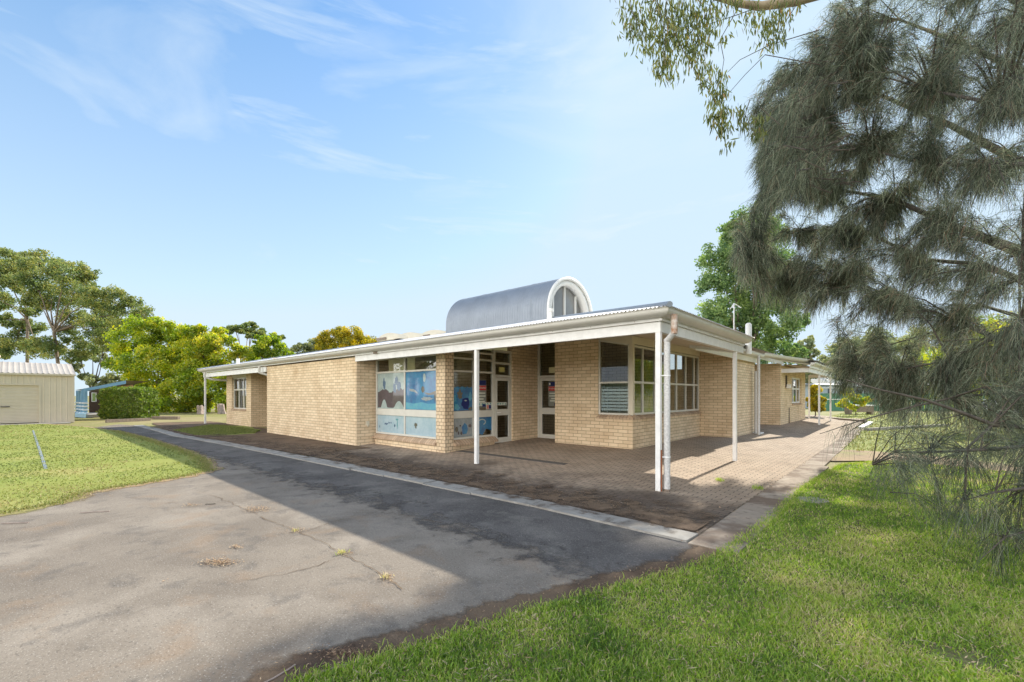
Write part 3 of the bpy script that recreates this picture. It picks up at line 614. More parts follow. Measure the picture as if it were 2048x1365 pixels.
paper('painted_shape', mw, [(-7.5, 1.74), (-7.2, 1.72), (-6.92, 1.80), (-6.92, 1.70), (-6.98, 1.42), (-7.02, 1.68), (-7.3, 1.66)], y=yp-.003, mat=M['mural_brown'])
paper('painted_shape', mw, blob(-7.35, 1.55, .28, .06, j=.3, seed=8), y=yp-.003, mat=M['mural_grey'])
paper('painted_pane', mw, rect(-10.0, .445, -8.47, 1.01), y=yp, mat=M['mural_ice'])
paper('painted_pane', mw, rect(-8.41, .445, -6.90, 1.01), y=yp, mat=M['mural_ice'])
for i, (cx, cz, rx, rz, mt) in enumerate([(-9.5, .72, .10, .03, 'mural_slate'), (-9.33, .76, .04, .03, 'mural_slate'), (-9.22, .77, .03, .03, 'mural_slate'), (-9.02, .68, .035, .05, 'mural_slate'), (-8.87, .75, .02, .14, 'teal'), (-8.89, .88, .07, .03, 'teal'), (-9.88, .62, .02, .04, 'mural_slate'),
                            (-7.9, .76, .07, .06, 'mural_brown'), (-7.9, .69, .04, .05, 'mural_brown')]):
    paper('painted_shape', mw, blob(cx, cz, rx, rz, j=.3, seed=20+i), y=yp-.003-.0004*i, mat=M[mt])
xq = -6.56+.006
r = random.Random(9)
paper('painted_pane', ew, [(1.0, 1.2), (1.765, 1.2)]+[(y, 1.90+r.uniform(-.02, .03)) for y in np.linspace(1.765, 1.0, 12)], x=xq, mat=M['mural_blue'])
paper('painted_shape', ew, blob(1.50, 1.42, .17, .18, j=.15, seed=31), x=xq+.003, mat=M['navy'])
for i, (a, b, rx, rz, mt) in enumerate([(1.26, 1.68, .10, .13, 'mural_brown'), (1.06, 1.55, .08, .10, 'mural_sea'), (1.15, 1.30, .12, .09, 'mural_sea'), (1.68, 1.62, .07, .12, 'mural_sea'), (1.68, 1.26, .07, .06, 'mural_brown'), (1.49, 1.50, .05, .02, 'mural_pale')]):
    paper('painted_shape', ew, blob(a, b, rx, rz, j=.35, seed=40+i), x=xq+.004+.0005*i, mat=M[mt])
paper('painted_pane', ew, rect(1.0, .43, 1.765, .98), x=xq, mat=M['mural_grey'])
for i, (a, b, rx, rz, mt) in enumerate([(1.46, .66, .12, .16, 'mural_blue'), (1.14, .66, .06, .08, 'mural_brown'), (1.28, .76, .03, .03, 'mural_dark'), (1.21, .55, .03, .05, 'mural_dark'), (1.32, .54, .035, .05, 'mural_dark'), (1.67, .74, .06, .05, 'mural_dark')]):
    paper('painted_shape', ew, blob(a, b, rx, rz, j=.12, seed=50+i), x=xq+.003+.0005*i, mat=M[mt])
paper('painted_pane', ew, [(1.83, .43), (2.0, .50), (2.2, .43), (2.35, .62), (2.6, .55), (2.6, .98), (1.83, .98)], x=xq, mat=M['mural_blue'])
arc = [(2.17+.17*math.cos(t), .83+.10*math.sin(t)) for t in np.linspace(-1.1, 3.0, 16)]+[(2.17+.13*math.cos(t), .83+.065*math.sin(t)) for t in np.linspace(3.0, -1.1, 16)]
paper('painted_shape', ew, arc, x=xq+.003, mat=M['mural_pale'])
# warning posters and stickers
FONTS = {}
def text_part(name, body, size, loc, rot, mat, parent):
    c = bpy.data.curves.new(name, 'FONT'); c.body = body; c.size = size; c.align_x = 'CENTER'; c.align_y = 'CENTER'; c.extrude = .0008
    tmp = bpy.data.objects.new(name+'_tmp', c); col.objects.link(tmp); bpy.context.view_layer.update()
    me = bpy.data.meshes.new_from_object(tmp.evaluated_get(bpy.context.evaluated_depsgraph_get())); bpy.data.objects.remove(tmp)
    from mathutils import Euler, Matrix
    me.transform(Matrix.Translation(loc) @ Euler(rot).to_matrix().to_4x4()); me.materials.clear(); me.materials.append(mat)
    return link(name, me, parent)
def poster(parent, c, ztop, plane, along):
    """c: centre along the wall, plane: fixed coordinate, along 'x' or 'y'"""
    def q(a0, z0, a1, z1, off, mat, nm):
        if along == 'x': return paper(nm, parent, rect(a0, z0, a1, z1), y=plane-off, mat=mat)
        return paper(nm, parent, rect(a0, z0, a1, z1), x=plane+off, mat=mat)
    w = .21
    q(c-w, ztop-.84, c+w, ztop, .001, M['signgrey'], 'warning_poster')
    q(c-w+.01, ztop-.15, c+w-.01, ztop-.01, .004, M['navy'], 'poster_header')
    q(c-w+.03, ztop-.12, c-w+.09, ztop-.04, .007, M['signtext'], 'poster_emblem')
    q(c-w+.01, ztop-.31, c+w-.01, ztop-.17, .004, M['red'], 'poster_banner')
    rot = (rad(90), 0, 0) if along == 'x' else (rad(90), 0, rad(90))
    P_ = (lambda z, o: (c, plane-o, z)) if along == 'x' else (lambda z, o: (plane+o, c, z))
    text_part('poster_lettering', 'WARNING', .085, P_(ztop-.24, .008), rot, M['signtext'], parent)
    for i, (hw, z) in enumerate([(.17, .40), (.18, .49), (.09, .58), (.14, .66)]): q(c-hw, ztop-z-.02, c+hw, ztop-z+.02, .004, M['signtext'], 'poster_text_line')
    q(c+.04, ztop-.82, c+.19, ztop-.73, .004, M['navy'], 'poster_emblem')
poster(ew, 2.15, 2.12, -6.56+.004, 'y')
poster(d2, -5.80, 2.12, yd-.004, 'x')
paper('safety_strip', ew, rect(1.84, 1.33, 2.6, 1.43), x=-6.56+.006, mat=M['signtext'])
for i in range(6): paper('strip_mark', ew, blob(1.95+.12*i, 1.38, .03, .03, j=.4, seed=70+i), x=-6.56+.009, mat=M['teal'])
paper('window_sticker', ew, rect(2.36, 1.21, 2.59, 1.37), x=-6.56+.010, mat=M['signtext'])
paper('window_sticker', ew, rect(2.38, 1.23, 2.46, 1.35), x=-6.56+.013, mat=M['pink'])
paper('window_sticker', ew, rect(2.47, 1.23, 2.57, 1.35), x=-6.56+.013, mat=M['navy'])
paper('safety_strip', dy, rect(2.81, 1.33, 3.27, 1.43), x=-6.53+.006, mat=M['signtext'])
for i in range(4): paper('strip_mark', dy, blob(2.86+.115*i, 1.38, .03, .03, j=.4, seed=80+i), x=-6.53+.009, mat=M['teal'])
paper('yellow_label', B, rect(2.94, 2.40, 3.20, 2.56), x=-6.56+.008, mat=M['ylabel'])
paper('cream_label', B, rect(-5.98, 2.42, -5.62, 2.62), y=yd-.008, mat=M['clabel'])

# verandah: posts, beams, fascia, gutter
def post(x, y, z1, w=.085, nm='verandah_post', z0=0):
    m = MB(); m.box(x-w/2, y-w/2, z0-.01, x+w/2, y+w/2, z1); m.box(x-w*.75, y-w*.75, z0-.01, x+w*.75, y+w*.75, z0+.012) if False else None
    return m.build(nm, M['white'], B)
post(0, 0, 2.76); post(-4.53, 0, 2.76); post(-27.15, 0, 2.70); post(0, 4.62, 2.76, z0=.0)
for y in (21.1, 26.0): post(-.2, y, 2.78, z0=0)
post(-1.3, 26.0, 2.9)
m = MB()
for x in np.arange(-26.5, .1, .9): m.box(x-.006, -.0985, 2.958, x+.006, -.0948, 2.970)
m.build('fascia_nails', M['timber'], B)['kind'] = 'stuff'
m = MB(); m.box(-5.6, -.05, 2.75, .05, .05, 2.93); m.build('front_beam', M['white'], B)
m = MB(); m.box(X0, -.048, 2.75, -5.604, .05, 2.93); m.build('front_beam', M['white'], B)
m = MB(); m.box(-27.3, -.05, 2.68, -17.77, .05, 2.90); m.build('west_beam', M['white'], B)
m = MB(); m.box(-.05, .051, 2.75, .05, 5.2, 2.93); m.build('side_beam', M['white'], B)
m = MB(); m.prism([(-.051, 2.75), (-.051, 2.87), (-1.3, 3.10), (-1.3, 2.98)], 'y', 5.1, 5.19); m.build('end_rafter', M['white'], B)
m = MB(); m.box(-.25, 17.6, 2.74, -.15, 26.1, 2.94); m.box(-1.3, 17.5, 2.74, -.15, 17.59, 2.94); m.box(-1.3, 26.0, 2.74, -.15, 26.1, 2.94); m.build('rear_beam', M['white'], B)
m = MB(); m.box(-27.34, -.095, 2.935 , .095, -.051, 3.005); m.box(.051, -.051, 2.935, .095, 5.15, 3.005); m.box(-27.34, -.072, 3.005, .072, -.055, 3.10); m.box(.055, -.055, 3.005, .072, 5.15, 3.10)
m.build('fascia', M['white'], B)
m = MB(); m.box(-1.2, 5.21, 2.92, -1.17, 12.4, 3.12); m.box(-1.3, 5.2, 2.95, -1.17, 5.21, 3.1); m.build('fascia', M['cream'], B)
m = MB(); m.box(-.12, 17.3, 2.94, -.09, 26.3, 3.10); m.box(-1.2, 12.3, 3.12, -1.17, 17.3, 3.26); m.build('fascia', M['white'], B)
def gutter_profile():
    pts = [(0, .19)]
    for k in range(9):
        t = math.pi/2*k/8; pts.append((-.23+.23*(1-math.sin(t))*0+0 - 0, 0)) if False else None
    out = [(0, .12), (0, .0)]
    for k in range(1, 8):
        t = math.pi/2*k/7; out.append((-.02-.165*math.sin(t), .105*(1-math.cos(t))))
    out += [(-.187, .125), (-.20, .125), (-.20, .142), (-.172, .145), (-.172, .11)]
    return out
gp = gutter_profile()
def gutter(name, p0, p1, outward, z, ends=(0, 0), drop=0.):
    """extrude the profile from p0 to p1 with mitres; outward: unit vec"""
    p0, p1 = Vector(p0), Vector(p1); t = (p1-p0).normalized(); o = Vector(outward); vs = []
    for P, e, dz in ((p0, -ends[0], 0), (p1, ends[1], drop)):
        for (a, b) in gp:
            q = P+o*(-a)+t*(e*(-a)); vs.append((q.x, q.y, z+b+dz))
    n = len(gp); fs = [(i, (i+1) % n, n+(i+1) % n, n+i) for i in range(n)]+[tuple(range(n))[::-1], tuple(range(n, 2*n))]
    m = MB(); m.add(vs, fs, False); return m.build(name, M['gutter'], B)
gutter('gutter', (-27.36, -.102), (.102, -.102), (0, -1), 2.985, (1, 1))
gutter('gutter', (.102, -.1), (.102, 5.1), (1, 0), 2.985, (1, 0))
gutter('gutter', (-1.165, 5.3), (-1.165, 12.5), (1, 0), 3.13, (0, 0))
gutter('gutter', (-1.165, 12.5), (-.35, 17.6), (1, 0), 3.20, (0, 0), .0)
gutter('gutter', (-.085, 17.3), (-.085, 26.4), (1, 0), 3.06, (0, 0))
for x in (-24.5, -15.2, -7.8, -3.3): 
    pass
# roof planes
def roof():
    m = MB(); e = .33
    def zt(mm): return 3.125+.22*mm
    pitch_ = .076; xs = np.arange(-27.4, e+.001, pitch_/6)
    depth = lambda x: max(0., min(9., e-x, x+27.4))
    cols = []
    for x in xs:
        dz = .010*math.cos(2*math.pi*x/pitch_); d = depth(x)
        cols.append([(x, -e, zt(0)+dz), (x, -e+d, zt(d)+dz)])
    vs = [p for c in cols for p in c]; fs = [(2*i, 2*i+2, 2*i+3, 2*i+1) for i in range(len(cols)-1)]
    m.add(vs, fs, True)
    # right plane (falls to the side gutter); ends at y=5.2 over the verandah, then steps back
    ys = np.arange(-e, 5.2, pitch_/4); vs = []
    for y in ys:
        d = min(9., y+e); dz = .010*math.cos(2*math.pi*y/pitch_)
        vs += [(e, y, zt(0)+dz), (e-d, y, zt(d)+dz)]
    m.add(vs, [(2*i, 2*i+1, 2*i+3, 2*i+2) for i in range(len(ys)-1)], True)
    m.add([(-.93, 5.2, zt(e+.93)), (-.93, 17.3, zt(e+.93)), (e-9, 17.3, zt(9)), (e-9, e*0+8.67, zt(9)), (e-5.53, 5.2, zt(5.53))], [(0, 1, 2, 3, 4)])
    m.add([(.16, 17.3, 3.26), (.16, 26.4, 3.26), (e-9, 26.4, zt(9)), (e-9, 17.3, zt(9))], [(0, 1, 2, 3)])
    m.add([(-18.4, 8.67, zt(9)), (e-9, 8.67, zt(9)), (e-9, 26.4, zt(9)), (-18.4, 26.4, zt(9))], [(0, 1, 2, 3)])
    m.add([(-27.4, -e, zt(0)), (-18.4, 8.67, zt(9)), (-18.4, 26.4, zt(9)), (-27.4, 26.4, zt(0))], [(0, 1, 2, 3)])
    m.build('roof', M['metal_roof'], B)
    # hip cap
    h = MB(); h.tube([(e, -e, zt(0)+.02), (e-4, -e+4, zt(4)+.02), (e-9, -e+9, zt(9)+.02)], .05, 8); h.build('ridge_cap', M['vault'], B); h = MB(); h.tube([(-27.4, -e, zt(0)+.02), (-18.4, 8.67, zt(9)+.02)], .04, 8); h.build('ridge_cap', M['vault'], B)
    # soffit lining
    s = MB()
    def q(pts): s.add([(x, y, zz) for x, y, zz in pts], [tuple(range(len(pts)))])
    s.add([(.05, -.05, 2.935), (-27.3, -.05, 2.935), (-22, 5.0, 3.80), (-3.85, 3.9, 3.58), (-5.1, 5.15, 3.83)], [(0, 1, 2, 4, 3)])
    s.add([(.05, -.05, 2.935), (-5.1, 5.2, 3.83), (-1.3, 5.2, 3.06), (.05, 5.2, 2.935-.135)], [(0, 3, 2, 1)])
    s.add([(-1.2, 5.2, 3.05), (-2.7, 5.2, 3.36), (-2.7, 9.3, 3.36), (-1.2, 9.3, 3.05)], [(0, 1, 2, 3)])
    s.add([(-.1, 17.3, 3.0), (-1.3, 17.3, 3.16), (-1.3, 26.4, 3.16), (-.1, 26.4, 3.0)], [(0, 1, 2, 3)])
    s.build('soffit', M['soffit'], B)
roof()
# barrel vault with arched end window
VX0, VX1, VY0, VY1 = -15.0, -8.3, 7.85, 11.45
vr = (VY1-VY0)/2; vyc = (VY0+VY1)/2; vb, vs_ = 4.7, 5.35
def arch(r, zb=vb, zsp=vs_, n=40, kz=.93):
    return [(vyc-r, zb)]+[(vyc-r*math.cos(math.pi*k/n), zsp+r*kz*math.sin(math.pi*k/n)) for k in range(n+1)]+[(vyc+r, zb)]
m = MB(); xs = np.arange(VX0, VX1+.001, .038); A = arch(vr); vs = []
for i, x in enumerate(xs):
    dr = .014*math.cos(2*math.pi*i/4)+(.012 if i % 22 in (0, 1) else 0)
    for (y, z) in arch(vr+dr): vs.append((x, y, z))
n = len(A); m.add(vs, [(i*n+k, (i+1)*n+k, (i+1)*n+k+1, i*n+k+1) for i in range(len(xs)-1) for k in range(n-1)], True)
m.add([(VX0+.01, y, z) for y, z in A], [tuple(range(n))])
m.build('barrel_vault', M['vault'], B, 'grey corrugated barrel vault on the roof')
def archband(r0, r1, x0, x1, mat, nm, kz=.93):
    a, b = arch(r0, kz=kz), arch(r1, kz=kz); n = len(a); vs = [(x0, y, z) for y, z in a]+[(x0, y, z) for y, z in b]+[(x1, y, z) for y, z in a]+[(x1, y, z) for y, z in b]
    fs = []
    for k in range(n-1):
        fs += [(k, k+1, n+k+1, n+k), (2*n+k, 3*n+k, 3*n+k+1, 2*n+k+1), (n+k, n+k+1, 3*n+k+1, 3*n+k), (k, 2*n+k, 2*n+k+1, k+1)]
    mm = MB(); mm.add(vs, fs, True); return mm.build(nm, mat, B)
archband(vr-.11, vr+.03, VX1-.02, VX1+.06, M['vault_rim'], 'vault_rim')
archband(vr-.34, vr-.11, VX1-.45, VX1-.02, M['vault_rim'], 'vault_reveal')
va = MB(); A2 = arch(vr-.35); va.add([(VX1-.40, y, z) for y, z in A2], [tuple(range(len(A2)))]); vg = va.build('vault_window', M['vglass'], B)
mm = MB()
for k in (-.5, 0, .5):
    y = vyc+k*(vr-.35)*1.25; h = vs_+.93*math.sqrt(max(.01, (vr-.35)**2-(y-vyc)**2)); mm.box(VX1-.40, y-.04, vb, VX1-.33, y+.04, h)
mm.build('mullion', M['vault_rim'], vg)
# low skylights with brown louvred ends
for i, (px, d, w) in enumerate([(812, 27.4, 1.3), (850, 27.2, 1.4), (898, 26.2, 1.4)]):
    x, y = at(px, d); z = 5.1; sm_ = MB(); vs = []
    for a in (-1.3, 1.3):
        for k in range(13):
            t = math.pi*k/12; vs.append((x-w*math.cos(t)*.9, y+a, z-.16+.42*math.sin(t)))
    sm_.add(vs, [(k, k+1, 13+k+1, 13+k) for k in range(12)]+[tuple(range(13))[::-1]], True); s_ = sm_.build('skylight', M['cream'], B)
    lv = MB(); lv.box(x-w*.9, y-1.36, z-.10, x-w*.1, y-1.31, z+.03); lv.build('louvre', M['timber'], s_)
# pipes and aerials on the roof
m = MB(); x, y = at(1101, 17.3); m.tube([(x, y, 4.35), (x, y, 5.0)], .075, 10); m.tube([(x, y, 4.93), (x, y, 5.03)], .13, 10); m.build('vent_pipe', M['vault_rim'], B)
m = MB(); x, y = at(1497, 15.6); m.tube([(x, y, 3.1), (x, y, 4.15), (x, y, 4.2)], [.10, .10, .05], 10); m.build('vent_pipe', M['vault_rim'], B)
m = MB(); x, y = at(476, 24.2); m.tube([(x, y, 3.1), (x, y, 3.65)], .09, 10); m.build('vent_pipe', M['vault_rim'], B)
m = MB(); p = P3(1062, 650, 17.0); q = P3(1062, 600, 17.0); m.tube([p, q], .018, 6)
for a, b in ((609, .25), (626, .18)): c = Vector(P3(1062, a, 17.0)); m.tube([c-Vector((b, 0, 0)), c+Vector((.05, .1, 0))], .01, 5)
m.build('aerial', M['vault'], B)
m = MB(); p = Vector(P3(1468, 665, 15.0)); q = Vector(P3(1468, 607, 15.0)); m.tube([p, q], .018, 6)
for dx, dy_ in ((.2, .1), (-.15, .1), (.02, -.2)): m.tube([q, q+Vector((dx, dy_, -.17))], .011, 5)
m.build('aerial', M['white_metal'], B)
# downpipes
x, y = at(1334, 7.62)
m = MB(); tx, ty = at(1348.5, 7.45); m.tube([(x, y, .05), (x, y, 2.60), (x, y, 2.63)], .054, 16); m.tube([(x, y, 2.60), (tx, ty, 2.72)], .052, 16)
dp = m.build('corner_downpipe', M['pipe'], B, 'speckled white downpipe beside the corner post')
m = MB(); m.tube([(tx, ty, 2.70), (tx, ty, 3.02)], .054, 16); m.build('rusty_elbow', M['rust'], dp)
m = MB(); m.tube([(x, y, -.01), (x, y, .05)], .056, 16); m.build('pipe_shoe', M['timber'], dp)
for z in (.60, 2.0): m = MB(); m.tube([(x, y, z-.01), (x, y, z+.01)], .060, 16); m.box(.03, -.01, z-.008, x, .005, z+.008); m.build('pipe_clip', M['white_metal'], dp)
m = MB(); m.tube([(.058, -.02, 0), (.058, -.02, .72)], .012, 8); m.build('rusty_rod', pmat('rust_brown', (.30, .10, .04), .8, noise=.3), B)
for (px, d, z1) in ((1517, 17.0, 3.2), (1511.5, 17.3, 2.6)):
    m = MB(); x, y = at(px, d); m.tube([(x, y, .1), (x, y, z1)], .055, 10); m.build('downpipe', M['pipe'], B)
def elbow(px0, d):
    m = MB(); x0 = at(px0, d)[0]; m.tube([(x0, -.2, 2.95), (x0, -.2, 2.66), (x0+.1, .1, 2.55), (x0+.35, .78, 2.5)], .06, 10); m.build('downpipe_elbow', M['gutter'], B)
elbow(422, 25.2); elbow(525, 19.6)
m = MB(); p = Vector((-9.95+.06, .0, 0)); 
m.box(X0+.001, .32, .66, X0+.07, .42, .80); m.tube([(X0+.06, .37, .70), (X0+.06, .37, .62)], .02, 8); m.build('wall_tap_box', M['cream'], B)
m = MB(); x, y = -1.3, 18.55; m.prism([(y-.13, 2.0), (y+.13, 2.0), (y+.07, 2.2), (y-.07, 2.2)], 'x', x+.06, x+.22); m.build('vent_hood', M['vault_rim'], B); m = MB(); m.box(x+.002, y-.07, 2.05, x+.06, y+.07, 2.65); m.build('wall_vent', M['bark_dark'], B)  # dark wall vent with a small white hood
m = MB(); m.tube([(-1.27, 19.3, 0.1), (-1.27, 19.3, 1.0)], .02, 6); m.build('conduit', M['bark_dark'], B)
m = MB(); m.box(-8.95, -.115, 2.915, -8.75, -.101, 2.975); m.build('broken_fascia_end', M['timber'], B)

# ------------------------------------------------------------------ vegetation helpers
def tree(name, label, cat, base, clumps, d, leaf, n, mat, bark=None, trunk=None, group=None, flat=.8, dspread=1.6, sub=14, thick=.2, limbs=True, z0=0., lean=None, aspect=.6, tlo=0., dmul=1.):
    """clumps: (px, py, r_px) seen at distance d; each becomes a ball of leaf clusters with its own depth"""
    bx, by = at(*base); T = thing(name, (bx, by, z0), label, cat, group)
    V, Q, TT = [], [], []; off = 0; cs = []
    fx, fy = F_
    for (px, py, r) in clumps:
        R = r*d/885; dd = d+rng.uniform(-1, 1)*dspread*R*dmul
        c = np.array(P3(px, py, d)); c = c*1.0; p0 = at(px, dd); k = dd/d
        c = np.array([p0[0], p0[1], CAM[2]+(790-py)*dd/885]); cs.append((c, R))
        ns = max(6, int(sub)); dirs = rnd_dirs(ns); rr = rng.uniform(.45, .95, ns)[:, None]
        sc = c+dirs*rr*R*np.array([1, 1, flat]); sr = R*rng.uniform(.28, .48, ns)
        per = max(8, int(n*(r*r)/(sum(q[2]**2 for q in clumps))/ns))
        for s_, srr in zip(sc, sr):
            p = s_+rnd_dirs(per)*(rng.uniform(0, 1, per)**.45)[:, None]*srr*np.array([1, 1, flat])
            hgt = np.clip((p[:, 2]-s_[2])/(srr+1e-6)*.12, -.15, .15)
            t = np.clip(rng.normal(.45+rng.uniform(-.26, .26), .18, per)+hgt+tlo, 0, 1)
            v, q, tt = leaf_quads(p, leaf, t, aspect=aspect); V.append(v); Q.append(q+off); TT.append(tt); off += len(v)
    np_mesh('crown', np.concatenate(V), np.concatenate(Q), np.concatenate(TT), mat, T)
    if limbs:
        m = MB(); b = Vector((bx, by, z0-.1)); tops = [Vector(c) for c, R in cs]
        zmin = min(t.z for t in tops); mid = sum(tops, Vector())/len(tops)
        fork = Vector(trunk) if trunk else Vector((bx*.7+mid.x*.3, by*.7+mid.y*.3, z0+max(.6, (mid.z-z0)*.35)))
        m.tube([b, b.lerp(fork, .5)+Vector((thick*.3, 0, 0)), fork], [thick, thick*.8, thick*.65], 8)
        order = sorted(range(len(tops)), key=lambda i: -cs[i][1])[:10]
        for i in order:
            t = tops[i]; midp = fork.lerp(t, .5)+Vector((random.uniform(-.1, .1), random.uniform(-.1, .1), .12))*(t-fork).length*.5
            midp.z = min(midp.z, max(fork.z, t.z))
            m.tube([fork, fork.lerp(midp, .55), midp, t], [thick*.5, thick*.36, thick*.24, thick*.08], 6)
            for j in range(3):
                e = t+Vector(rnd_dirs(1)[0])*cs[i][1]*.8; m.tube([midp.lerp(t, .4), t.lerp(e, .5), e], [thick*.14, thick*.08, thick*.03], 4, False)
        m.build('trunk', bark or M['bark'], T)
    return T

# tall gum behind the steel shed
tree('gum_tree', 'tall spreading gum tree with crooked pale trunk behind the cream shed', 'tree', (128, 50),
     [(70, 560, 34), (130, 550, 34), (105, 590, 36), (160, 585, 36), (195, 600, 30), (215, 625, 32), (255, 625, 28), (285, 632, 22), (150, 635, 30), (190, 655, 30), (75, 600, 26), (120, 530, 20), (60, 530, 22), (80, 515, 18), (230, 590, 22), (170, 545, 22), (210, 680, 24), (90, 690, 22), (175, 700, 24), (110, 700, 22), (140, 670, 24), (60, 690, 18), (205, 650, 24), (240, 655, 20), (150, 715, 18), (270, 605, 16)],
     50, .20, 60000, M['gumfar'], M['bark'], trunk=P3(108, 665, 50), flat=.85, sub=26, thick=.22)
tree('gum_tree', 'slim gum tree with straight trunk rising left of the crooked gum', 'tree', (54, 58),
     [(10, 530, 34), (20, 565, 30), (40, 520, 24), (0, 600, 26), (10, 640, 20), (55, 650, 26), (30, 690, 30), (5, 700, 22), (58, 620, 18), (80, 700, 22)],
     58, .22, 34000, M['gumfar'], M['bark'], trunk=P3(55, 640, 58), flat=.85, sub=20, thick=.22)
tree('gum_tree', 'thin multi stemmed gum tree between the cream shed and the blue cabin', 'tree', (184, 62),
     [(185, 700, 18), (160, 715, 16), (205, 720, 18), (170, 755, 12), (215, 690, 18), (150, 735, 14), (200, 765, 20), (225, 760, 20)],
     62, .3, 9000, M['dusty'], M['bark_dark'], flat=.7, thick=.22)
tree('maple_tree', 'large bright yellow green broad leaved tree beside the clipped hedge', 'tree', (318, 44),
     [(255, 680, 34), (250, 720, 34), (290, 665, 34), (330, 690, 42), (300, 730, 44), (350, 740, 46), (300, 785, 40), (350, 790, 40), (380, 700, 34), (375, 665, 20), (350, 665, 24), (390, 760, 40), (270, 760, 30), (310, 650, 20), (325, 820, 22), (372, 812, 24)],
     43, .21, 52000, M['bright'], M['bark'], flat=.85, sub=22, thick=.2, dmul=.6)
tree('maple_tree', 'golden green broad leaved tree behind the far verandah post', 'tree', (440, 43.5),
     [(400, 690, 30), (430, 690, 30), (440, 730, 36), (400, 740, 34), (450, 780, 34), (410, 790, 34), (480, 710, 24), (470, 750, 28), (400, 660, 14), (438, 665, 14), (450, 815, 18), (405, 815, 16), (460, 680, 14)],
     42.5, .21, 36000, M['bright'], M['bark'], flat=.85, sub=18, thick=.18, tlo=.08, dmul=.6)
tree('maple_tree', 'rounded green broad leaved tree above the west end of the roof', 'tree', (540, 46),
     [(520, 700, 24), (545, 695, 26), (570, 710, 20), (500, 720, 20), (535, 725, 24), (580, 722, 14), (515, 680, 12), (550, 676, 12)],
     46, .2, 16000, M['bright'], M['bark'], flat=.9, thick=.18, tlo=-.15)
tree('gum_tree', 'distant dark topped gum tree seen over the green trees', 'tree', (490, 80),
     [(445, 662, 15), (470, 660, 18), (497, 655, 18), (520, 665, 15), (545, 680, 14), (560, 675, 10), (500, 672, 14), (555, 690, 10)],
     80, .34, 9000, M['gumfar'], M['bark_pale'], flat=.6, sub=12, thick=.3, tlo=-.1)
tree('wattle_tree', 'dense golden domed tree showing over the middle of the roof', 'tree', (690, 75),
     [(660, 672, 18), (685, 668, 22), (705, 675, 24), (725, 683, 22), (745, 690, 18), (650, 690, 20), (680, 694, 24), (700, 700, 24), (720, 703, 20), (735, 700, 16), (640, 680, 12)],
     72, .26, 26000, M['yellow'], M['bark'], flat=.8, sub=26, thick=.25, dmul=.5)
tree('gum_tree', 'dusty grey green low tree left of the golden domed tree', 'tree', (610, 78),
     [(600, 694, 12), (620, 692, 16), (590, 705, 12), (635, 702, 14), (610, 710, 14), (650, 708, 10)],
     78, .26, 8000, M['dusty'], M['bark'], flat=.8, thick=.2)
tree('poplar_tree', 'tall leafy green poplar rising behind the right end of the roof', 'tree', (1490, 36),
     [(1500, 440, 34), (1530, 415, 26), (1470, 480, 34), (1440, 520, 36), (1500, 500, 40), (1540, 470, 40), (1425, 570, 34), (1470, 560, 44), (1520, 550, 44), (1560, 530, 36), (1430, 620, 34), (1480, 620, 46), (1530, 610, 46), (1420, 645, 26), (1470, 670, 40), (1520, 670, 42), (1570, 650, 34), (1580, 600, 28), (1560, 700, 34), (1600, 640, 20), (1500, 720, 34), (1460, 460, 20), (1415, 520, 16), (1590, 705, 22)],
     34, .19, 60000, M['poplar'], M['bark'], flat=.95, sub=20, thick=.3, dmul=.7)
tree('gum_tree', 'small dusty gum tree standing in the sky gap right of the poplar', 'tree', (1610, 60),
     [(1612, 690, 14), (1622, 705, 14), (1605, 720, 14), (1590, 715, 12), (1618, 680, 9), (1622, 750, 14), (1610, 765, 10)],
     60, .28, 7000, M['dusty'], M['bark'], flat=.9, thick=.2)
bgx = [(1660, 730, 26), (1690, 700, 30), (1680, 740, 30), (1720, 730, 34), (1750, 690, 34), (1760, 740, 34), (1655, 760, 16)]
tree('gum_tree', 'broad dusty gum tree beyond the rear verandah posts', 'tree', (1700, 66), bgx, 66, .3, 20000, M['dusty'], M['bark'], flat=.85, thick=.3)
tree('gum_tree', 'shady gum tree beyond the white roofed neighbour house', 'tree', (1850, 70), [(1800, 700, 40), (1850, 680, 44), (1900, 720, 40), (1840, 740, 34), (1950, 730, 30)], 72, .34, 18000, M['dusty'], M['bark'], flat=.85, thick=.3)
tree('gum_tree', 'gum tree at the far right edge behind the green fence', 'tree', (2010, 70), [(1980, 660, 40), (2030, 690, 46), (2060, 640, 50), (2000, 730, 34), (2060, 740, 34)], 70, .34, 16000, M['gumfar'], M['bark'], flat=.85, thick=.3)
